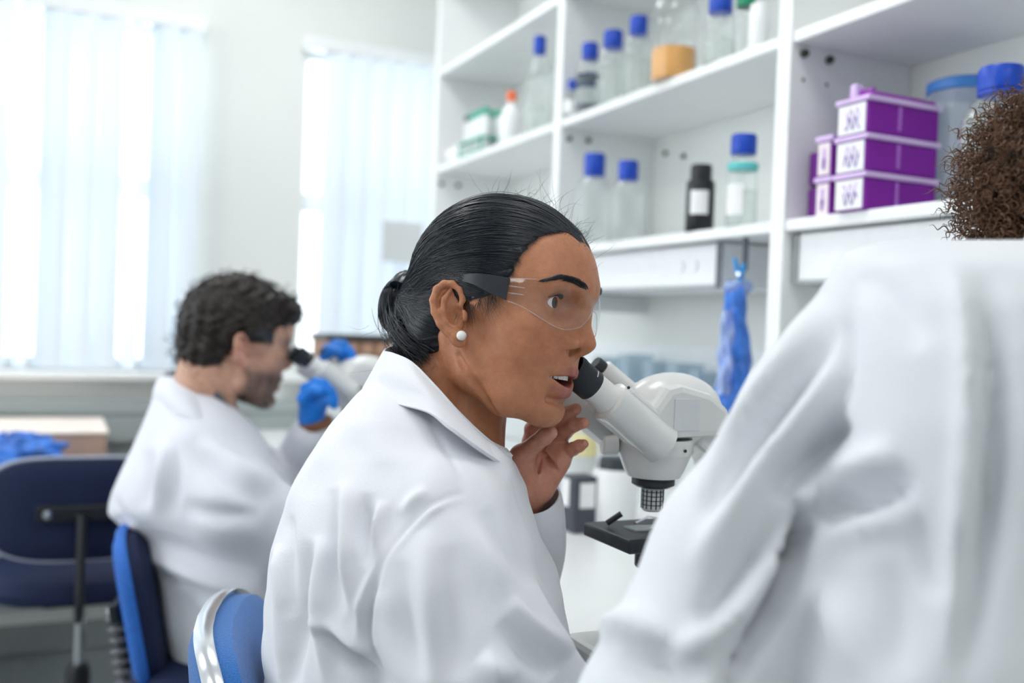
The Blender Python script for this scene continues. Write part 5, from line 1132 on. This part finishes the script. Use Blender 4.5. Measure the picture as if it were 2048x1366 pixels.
# grey shirt collar inside
tp2 = [(400, 725, 2.07), (364, 728, 2.03), (362, 736, 1.960), (396, 754, 1.922), (440, 790, 1.915), (480, 834, 1.938)]; tq2 = spline([P3(*q) for q in tp2], 40)
Gc = np.array([[t_ + np.array((-.002, -.050, .010)) * v for v in np.linspace(0, 1, 5)] for t_ in tq2]); MB().shell(cam2w(Gc.reshape(-1, 3)).reshape(Gc.shape), .004).build('shirt_collar', mat('grey_shirt', (.10, .12, .14), .8, noise=.15, nscale=300), man, smooth=True)
# gloved hands, watch strap
GLV = mat('blue_nitrile', (.005, .19, .72), .4, noise=.15, nscale=40, bump=.2, bscale=80)
def glove(p):
    f = lambda L, r: chain(p, [P3(*a) for a in L], r, .005)
    d = f([(622, 838, 1.985), (626, 812, 1.975)], [.026, .029])
    for L in ([(614, 800, 1.965), (612, 778, 1.955), (632, 766, 1.945), (652, 776, 1.94)], [(624, 798, 1.96), (626, 776, 1.945), (646, 768, 1.935), (662, 784, 1.935)], [(634, 804, 1.96), (640, 786, 1.945), (658, 782, 1.935), (668, 796, 1.935)], [(640, 814, 1.96), (650, 800, 1.945), (664, 800, 1.935), (668, 810, 1.935)], [(612, 815, 1.96), (606, 796, 1.94), (622, 780, 1.925), (640, 784, 1.92)]):
        d = smin(d, f(L, [.0125, .0115, .0108, .009]), .005)
    return d
Vg, Qg = nets(glove, (-.48, -.19, 1.88), (-.33, -.03, 2.05), .0035)
Vg[:, 2] = Vg[:, 2]
qmesh('glove', cam2w(Vg), Qg, GLV, man)
Vg2 = Vg + (P3(676, 716, 2.09) - P3(636, 795, 1.955)); qmesh('glove', cam2w(Vg2), Qg, GLV, man)
wc = P3(630, 846, 1.99); MB().lathe([(.033, -.008), (.0355, -.006), (.0355, .006), (.033, .008)], cam2w(wc[None])[0], 28, cam2w(P3(622, 780, 1.97)[None])[0] - cam2w(P3(640, 880, 2.0)[None])[0]).build('watch_strap', mat('brown_leather', (.22, .09, .04), .5, noise=.15), man, smooth=True)
# ================================================================ the curly-haired person in the foreground, seen from behind
COATF = coat_mat('white_coat_fabric', (.72, .745, .785), .15)
bf = P(1900, 1800, .66); per = empty('person', (bf[0], bf[1], 0)); tag(per, 'curly-haired person in white lab coat seen from behind in the foreground', 'person')
ROWF = np.array([(480, 1830, 2560, .68, .80), (494, 1716, 2680, .64, .84), (520, 1690, 2740, .605, .86), (600, 1665, 2800, .58, .88), (700, 1650, 2830, .565, .89), (850, 1640, 2840, .55, .89), (1000, 1630, 2840, .545, .89), (1200, 1600, 2840, .54, .89), (1366, 1560, 2840, .535, .89), (1560, 1540, 2840, .535, .89), (2000, 1620, 2800, .545, .89)], float)
def coatf(p):
    d = rows_sdf(p, ROWF, 2.6)
    arm = chain(p, [P3(1765, 605, .70), P3(1640, 830, .70), P3(1490, 1110, .68), P3(1345, 1440, .66)], [.040, .050, .058, .068], .03)
    arm2 = chain(p, [P3(2680, 620, .74), P3(2800, 860, .74), P3(2900, 1180, .78), P3(2700, 1420, .95)], [.045, .056, .060, .050], .03)
    return smin(smin(d, arm, .018), arm2, .018)
xa, xb = P3(1080, 0, .92)[0], P3(2200, 0, .92)[0]
Vk, Qk = nets(coatf, (-.02, P3(0, 2010, .92)[1], .50), (.92, .09, 1.02), .0064, 10, 1.5)
Vk = smooth_mesh(cam2w(Vk), Qk, 3); Qk = orient(Vk, Qk); Nk = vnormals(Vk, Qk); facing = np.clip(((CO - Vk) * Nk).sum(1) / np.linalg.norm(CO - Vk, axis=1) * 4 + .6, 0, 1)
FF = [([(1604, 985), (1614, 1050), (1600, 1120), (1560, 1200), (1500, 1300), (1440, 1420)], 13, -.030), ([(1612, 1000), (1612, 1060), (1590, 1130), (1540, 1230), (1470, 1360)], 17, -.034), ([(1690, 520), (1698, 640), (1690, 760), (1650, 880), (1620, 960)], 12, -.006),
      ([(1640, 600), (1560, 740), (1470, 880), (1390, 1010)], 22, .010), ([(1680, 640), (1600, 760), (1500, 900), (1400, 1060)], 20, -.011), ([(1690, 720), (1600, 840), (1480, 1000), (1380, 1150)], 24, .011), ([(1690, 830), (1620, 910), (1540, 1000)], 24, -.018),
      ([(1580, 1000), (1480, 1150), (1400, 1260)], 30, -.015), ([(1590, 980), (1620, 1010), (1600, 1050)], 16, .012), ([(1560, 1100), (1450, 1240), (1330, 1330)], 26, .010),
      ([(1640, 1040), (1690, 1010), (1760, 985), (1840, 960)], 26, -.018), ([(1660, 950), (1730, 930), (1800, 900)], 26, .009), ([(1640, 1090), (1740, 1050), (1830, 1040)], 26, .008), ([(1800, 1000), (1850, 1090), (1880, 1200)], 40, -.008),
      ([(1900, 520), (1930, 640), (1936, 860), (1915, 1100), (1890, 1366)], 24, .009), ([(1965, 540), (1985, 700), (1985, 900), (1960, 1150), (1930, 1366)], 26, -.012), ([(1720, 540), (1790, 600), (1850, 700)], 30, -.006),
      ([(1620, 1150), (1680, 1240), (1700, 1360)], 36, .008), ([(1760, 1120), (1790, 1240), (1790, 1366)], 40, -.008), ([(1200, 1270), (1260, 1250), (1340, 1290)], 24, .010), ([(1240, 1310), (1330, 1330), (1420, 1366)], 26, -.010)]
FF = [(f[0], f[1], f[2] * 1.5) for f in FF]
Vk = stroke_disp(Vk, Nk, FF, cam_px, facing)
cf = qmesh('lab_coat', Vk, Qk, COATF, per)
# neck and head below the curls (one body)
def bodyf(p):
    d = capsule(p, P3(2255, 640, .79), P3(2170, 440, .88), .045, .044); d = smin(d, ell(p, P3(2140, 360, .91), (.060, .080, .065)), .02); d = smin(d, ell(p, P3(2240, 960, .715), (.14, .16, .06)), .02)
    return smin(d, chain(p, [P3(1780, 640, .71), P3(1600, 850, .70), P3(1440, 1150, .675)], [.020, .020, .018], .02), .012)
Vb_, Qb_ = nets(bodyf, (.10, -.45, .55), (.75, .30, 1.05), .008)
qmesh('body', cam2w(Vb_), Qb_, SKIN, per, np.tile(np.array((.35, .16, .09)), (len(Vb_), 1)))
# curls: thousands of little springs
HAIRF = hair_mat('brown_curls', (.12, .056, .027), .45, .45)
hc = P3(2120, 376, .89); hr = np.array((.084, .090, .085))
Vc, Qc = nets(lambda p: ell(p, hc, hr * .86) + .004 * np.sin(p[:, 0] * 210) * np.sin(p[:, 1] * 190) * np.sin(p[:, 2] * 230), hc - hr * 1.1, hc + hr * 1.1, .005)
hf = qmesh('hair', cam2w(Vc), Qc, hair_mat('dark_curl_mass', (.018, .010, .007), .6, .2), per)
rf = np.random.RandomState(31); S = []; rad = []
for i in range(3200):
    n_ = rf.normal(0, 1, 3); n_ /= np.linalg.norm(n_)
    if n_[2] > .55: continue
    r = hc + hr * n_ * rf.uniform(.80, 1.0); ax_ = n_ * .7 + rf.normal(0, .5, 3) + np.array((0, -.35, 0)); ax_ /= np.linalg.norm(ax_); e1 = np.cross(ax_, (.3, .5, .8)); e1 /= np.linalg.norm(e1); e2 = np.cross(ax_, e1)
    L = rf.uniform(.014, .036); R_ = rf.uniform(.0020, .0052); tn = rf.uniform(1.5, 3.6); t = np.linspace(0, 1, 22)[:, None]; a = 6.283 * tn * t + rf.uniform(0, 6)
    S.append(r + ax_ * L * t + R_ * (np.cos(a) * e1 + np.sin(a) * e2) * (1 - .3 * t)); rad.append(rf.uniform(.0003, .0010))
S = np.array(S); strands_mesh('curls', cam2w(S.reshape(-1, 3)).reshape(S.shape), np.array(rad), HAIRF, hf)
S = []
for i in range(60):      # stray outer curls
    n_ = rf.normal(0, 1, 3); n_[0] = -abs(n_[0]); n_[2] *= .4; n_ /= np.linalg.norm(n_); r = hc + hr * n_ * 1.02; ax_ = n_ + rf.normal(0, .5, 3); ax_ /= np.linalg.norm(ax_); e1 = np.cross(ax_, (.3, .5, .8)); e1 /= np.linalg.norm(e1); e2 = np.cross(ax_, e1)
    t = np.linspace(0, 1, 26)[:, None]; a = 6.283 * rf.uniform(1, 2.6) * t; S.append(r + ax_ * rf.uniform(.012, .028) * t + rf.uniform(.002, .004) * (np.cos(a) * e1 + np.sin(a) * e2))
S = np.array(S); strands_mesh('stray_curls', cam2w(S.reshape(-1, 3)).reshape(S.shape), .00022, HAIRF, hf)
# coat collar round the neck
G = []
for f in np.linspace(-.4, math.pi + .4, 40):      # open towards the front (away from the viewer)
    c = P3(2260, 505, .800); o = lambda r, y, dz: c + np.array((r * math.cos(f), y, -r * .85 * math.sin(f) + dz)); G.append([o(.060, .040, .02), o(.066, .034, .012), o(.074, .012, .004), o(.084, -.012, -.004)])
G = np.array(G); MB().shell(cam2w(G.reshape(-1, 3)).reshape(G.shape), .004).build('collar', COATF, cf, smooth=True)
# ================================================================ chairs and the things by the window
def office_chair(bc_, head, lean, W, H, fab, shell, rim, label, seat_back=.0, strut=False):
    """swivel chair: bc_ = centre of the backrest (world), head = facing angle (rad from +X)"""
    bc_ = np.asarray(bc_, float); n = np.array((math.cos(head), math.sin(head), 0)); wv = np.array((-math.sin(head), math.cos(head), 0)); upv = np.array((-n[0] * math.sin(lean), -n[1] * math.sin(lean), math.cos(lean))); nf = np.cross(wv, upv); nf = nf if nf @ n > 0 else -nf
    sc = bc_ + n * .22; sc[2] = .46
    e = empty('office_chair', (sc[0], sc[1], 0)); tag(e, label, 'chair', 'swivel chairs')
    def outline(s, m=64, ex=3.6): return [(s * W / 2 * math.copysign(abs(math.cos(t)) ** (2 / ex), math.cos(t)), s * H / 2 * math.copysign(abs(math.sin(t)) ** (2 / ex), math.sin(t))) for t in np.linspace(0, 2 * math.pi, m + 1)[:-1]]
    def layer(sc_, off, bow=.03): return [bc_ + x * wv + y * upv + nf * (off + bow * (2 * x / W) ** 2) for x, y in outline(sc_)]
    def pad(layers, name, m):
        G = [layer(s, o) for s, o in layers]; b = MB().grid(G, True); b.build(name, m, e, smooth=True); return b
    pad([(.02, .050), (.5, .050), (.82, .044), (.96, .028), (.985, .006)], 'backrest', fab)
    pad([(.02, -.022), (.6, -.022), (.9, -.018), (.985, -.010), (.985, -.004)], 'back_shell', shell)
    pad([(.985, -.008), (1.02, -.010), (1.035, -.004), (1.035, .004), (1.02, .010), (.985, .008)], 'edge_trim', rim)
    MB().box((-.10, -.018, -.018), (.10, .018, 0), np.stack([wv, upv, nf], 1), bc_ - nf * .024).build('back_bracket', BLACKP, e, bevel=.004)
    for s in (-1, 1): MB().lathe([(0, 0), (.011, 0), (.010, .007), (0, .009)], bc_ - nf * .042 + wv * .075 * s, 14, -nf).build('bolt', CHROME, e, smooth=True)
    post = spline([bc_ - nf * .05, bc_ - nf * .055 - upv * .12, bc_ - nf * .05 - upv * .24, sc + np.array((0, 0, -.05)) - n * .16, sc + np.array((0, 0, -.055))], 26); MB().tube(post, .021, 12, flat=.55).build('back_post', BLACKP, e, smooth=True)
    if strut:
        for k in range(17): 
            p = post[2 + k]; T_ = post[3 + k] - post[1 + k]; MB().lathe([(.020, -.004), (.026, 0), (.020, .004)], p, 16, T_).build('bellows_ring', mat('grey_bellows', (.16, .16, .18), .35, noise=.1), e, smooth=True)
    def sl(s, z, ex=3.2): return [sc + n * (.225 * s * math.copysign(abs(math.cos(t)) ** (2 / ex), math.cos(t))) + wv * (.23 * s * math.copysign(abs(math.sin(t)) ** (2 / ex), math.sin(t))) + np.array((0, 0, z)) for t in np.linspace(0, 2 * math.pi, 57)[:-1]]
    MB().grid([sl(.02, .038), sl(.7, .036), sl(.94, .026), sl(1.0, .004), sl(.985, -.018), sl(.9, -.030), sl(.02, -.034)], True).build('seat', fab, e, smooth=True)
    MB().box((sc[0] - .09, sc[1] - .09, .395), (sc[0] + .09, sc[1] + .09, .43)).build('seat_mechanism', BLACKP, e, bevel=.006)
    MB().lathe([(.014, .12), (.014, .40)], (sc[0], sc[1], 0), 18).build('gas_lift', CHROME, e, smooth=True)
    MB().lathe([(.030, .07), (.030, .20), (.024, .22), (.015, .22)], (sc[0], sc[1], 0), 18).build('lift_cover', BLACKP, e, smooth=True)
    for k in range(5):
        a = head + .4 + 2 * math.pi * k / 5; dv_ = np.array((math.cos(a), math.sin(a), 0)); q = np.array((sc[0], sc[1], 0))
        lgk = MB().tube([q + (0, 0, .10), q + dv_ * .14 + (0, 0, .088), q + dv_ * .27 + (0, 0, .066)], [.022, .018, .014], 8).build('base_leg', BLACKP, e, smooth=True)
        MB().lathe([(0, -.018), (.022, -.018), (.026, -.010), (.026, .010), (.022, .018), (0, .018)], q + dv_ * .27 + np.array((0, 0, .027)), 16, np.cross(dv_, (0, 0, 1))).build('caster', BLACKP, lgk, smooth=True)
    return e
NAVY = mat('navy_fabric', (.004, .012, .050), .8, noise=.15, nscale=300, bump=.2, bscale=500); BLUEF = mat('blue_weave', (.004, .125, .42), .8, noise=.35, nscale=700, bump=.6, bscale=700, sheen=.3)
MIDB = mat('mid_blue_fabric', (.02, .13, .50), .7, noise=.2, nscale=300); TRIM = mat('grey_metal_trim', (.62, .64, .67), .22, .85, noise=.05, nscale=30)
PALE = mat('pale_trim', (.34, .36, .44), .35, .3, noise=.05)
office_chair(P(165, 1018, 2.36), math.radians(88), .06, .42, .25, NAVY, NAVY, PALE, 'empty navy swivel chair by the window, seen from behind')
office_chair(P(287, 1195, 1.96), math.radians(-17), .20, .40, .31, NAVY, MIDB, MIDB, 'swivel chair with blue back that the bearded man sits on', strut=True)
office_chair(P(450, 1496, 1.09), math.radians(-14), .16, .38, .30, BLUEF, BLUEF, TRIM, 'bright blue swivel chair with metal trim behind the woman')
# low table with box and blue bag
zt2 = .53; yb0 = 2.82
e = empty('side_table', (-1.35, 3.15, 0)); tag(e, 'low wooden side table below the left window', 'table')
WOOD = mat('table_wood', (.42, .26, .17), .45, noise=.12, nscale=20, stretch=(1, 10, 1))
MB().box((-2.0, yb0 - .08, zt2 - .03), (-.80, 3.50, zt2)).build('table_top', WOOD, e, bevel=.004)
for x in (-1.95, -.88):
    for y in (yb0 - .04, 3.42): MB().box((x, y, 0), (x + .045, y + .045, zt2 - .03)).build('leg', WOOD, e, bevel=.003)
MB().box((-1.93, yb0, .20), (-.86, 3.44, .22)).build('lower_shelf', WOOD, e)
zb_ = .80; f0 = hit(2, zb_, 214, 866); b0 = hit(2, zb_, 200, 829)
e = empty('cardboard_box', (f0[0] - .28, (f0[1] + b0[1]) / 2, zt2)); tag(e, 'long brown cardboard box on the side table below the left window', 'box')
CARD = mat('cardboard', (.62, .42, .32), .8, noise=.06, nscale=12, bump=.1, bscale=60); CARDT = mat('pale_card_top', (.86, .76, .68), .7, noise=.05, nscale=10)
y1_ = min(b0[1], 3.46)
MB().box((f0[0] - .60, f0[1], zt2 + .0005), (f0[0], y1_, zb_)).build('carton', CARD, e, bevel=.004)
MB().box((f0[0] - .60, f0[1] - .004, zb_ - .002), (f0[0] + .004, (f0[1] + y1_) / 2 - .002, zb_ + .003)).build('flap', CARDT, e, bevel=.001); MB().box((f0[0] - .60, (f0[1] + y1_) / 2 + .002, zb_ - .002), (f0[0] + .004, y1_, zb_ + .003)).build('flap', CARDT, e, bevel=.001)
w = P(28, 940, 2.62)
e = empty('blue_bag', (w[0], w[1], zt2)); tag(e, 'crumpled bright blue plastic bag in front of the cardboard box', 'bag')
MB().grid(pillow((w[0] - .02, w[1] + .02, zt2 + .135), .15, .07, .135, 12, .22, 30, 44, 2.2), True).build('bag_body', BAG, e, smooth=True)
MB().grid(pillow((w[0] + .03, w[1] - .0, zt2 + .23), .09, .05, .045, 15, .3, 22, 34, 2.0), True).build('bag_folds', BAG, e, smooth=True)
# ================================================================ legs, below the frame
DARKT = mat('dark_trousers', (.03, .035, .05), .8, noise=.15, nscale=200); SHOE = mat('black_shoe', (.02, .02, .022), .4, noise=.1)
def legs(owner, hip, seated):
    hip = np.asarray(hip, float)
    for s in (-1, 1):
        h = hip + np.array((0, s * .09, 0)); kn = h + (np.array((.34, s * .03, .02)) if seated else np.array((.05, s * .01, -.42))); an = np.array((kn[0] + (.0 if seated else -.03), kn[1], .09))
        V, Q = nets(lambda p: chain(p, [h, kn, an], [.085, .062, .045], .02), np.minimum(np.minimum(h, kn), an) - .1, np.maximum(np.maximum(h, kn), an) + .1, .014)
        qmesh('trouser_leg', V, orient(V, Q), DARKT, owner)
        f = lambda p: np.maximum(smin(ell(p, an + (.01, 0, -.035), (.05, .04, .055)), ell(p, an + (.10, 0, -.060), (.11, .043, .034)), .03), .002 - p[:, 2])
        V, Q = nets(f, an + (-.07, -.07, -.1), an + (.23, .07, .05), .009); qmesh('shoe', V, orient(V, Q), SHOE, owner)
hw = P(850, 1500, 1.03); legs(wom, (hw[0] + .05, hw[1], .56), True)
hw = P(440, 1400, 1.99); legs(man, (hw[0] + .05, hw[1], .56), True)
hw = P(2240, 1400, .72); legs(per, (hw[0] + .02, hw[1] + .02, .86), False)
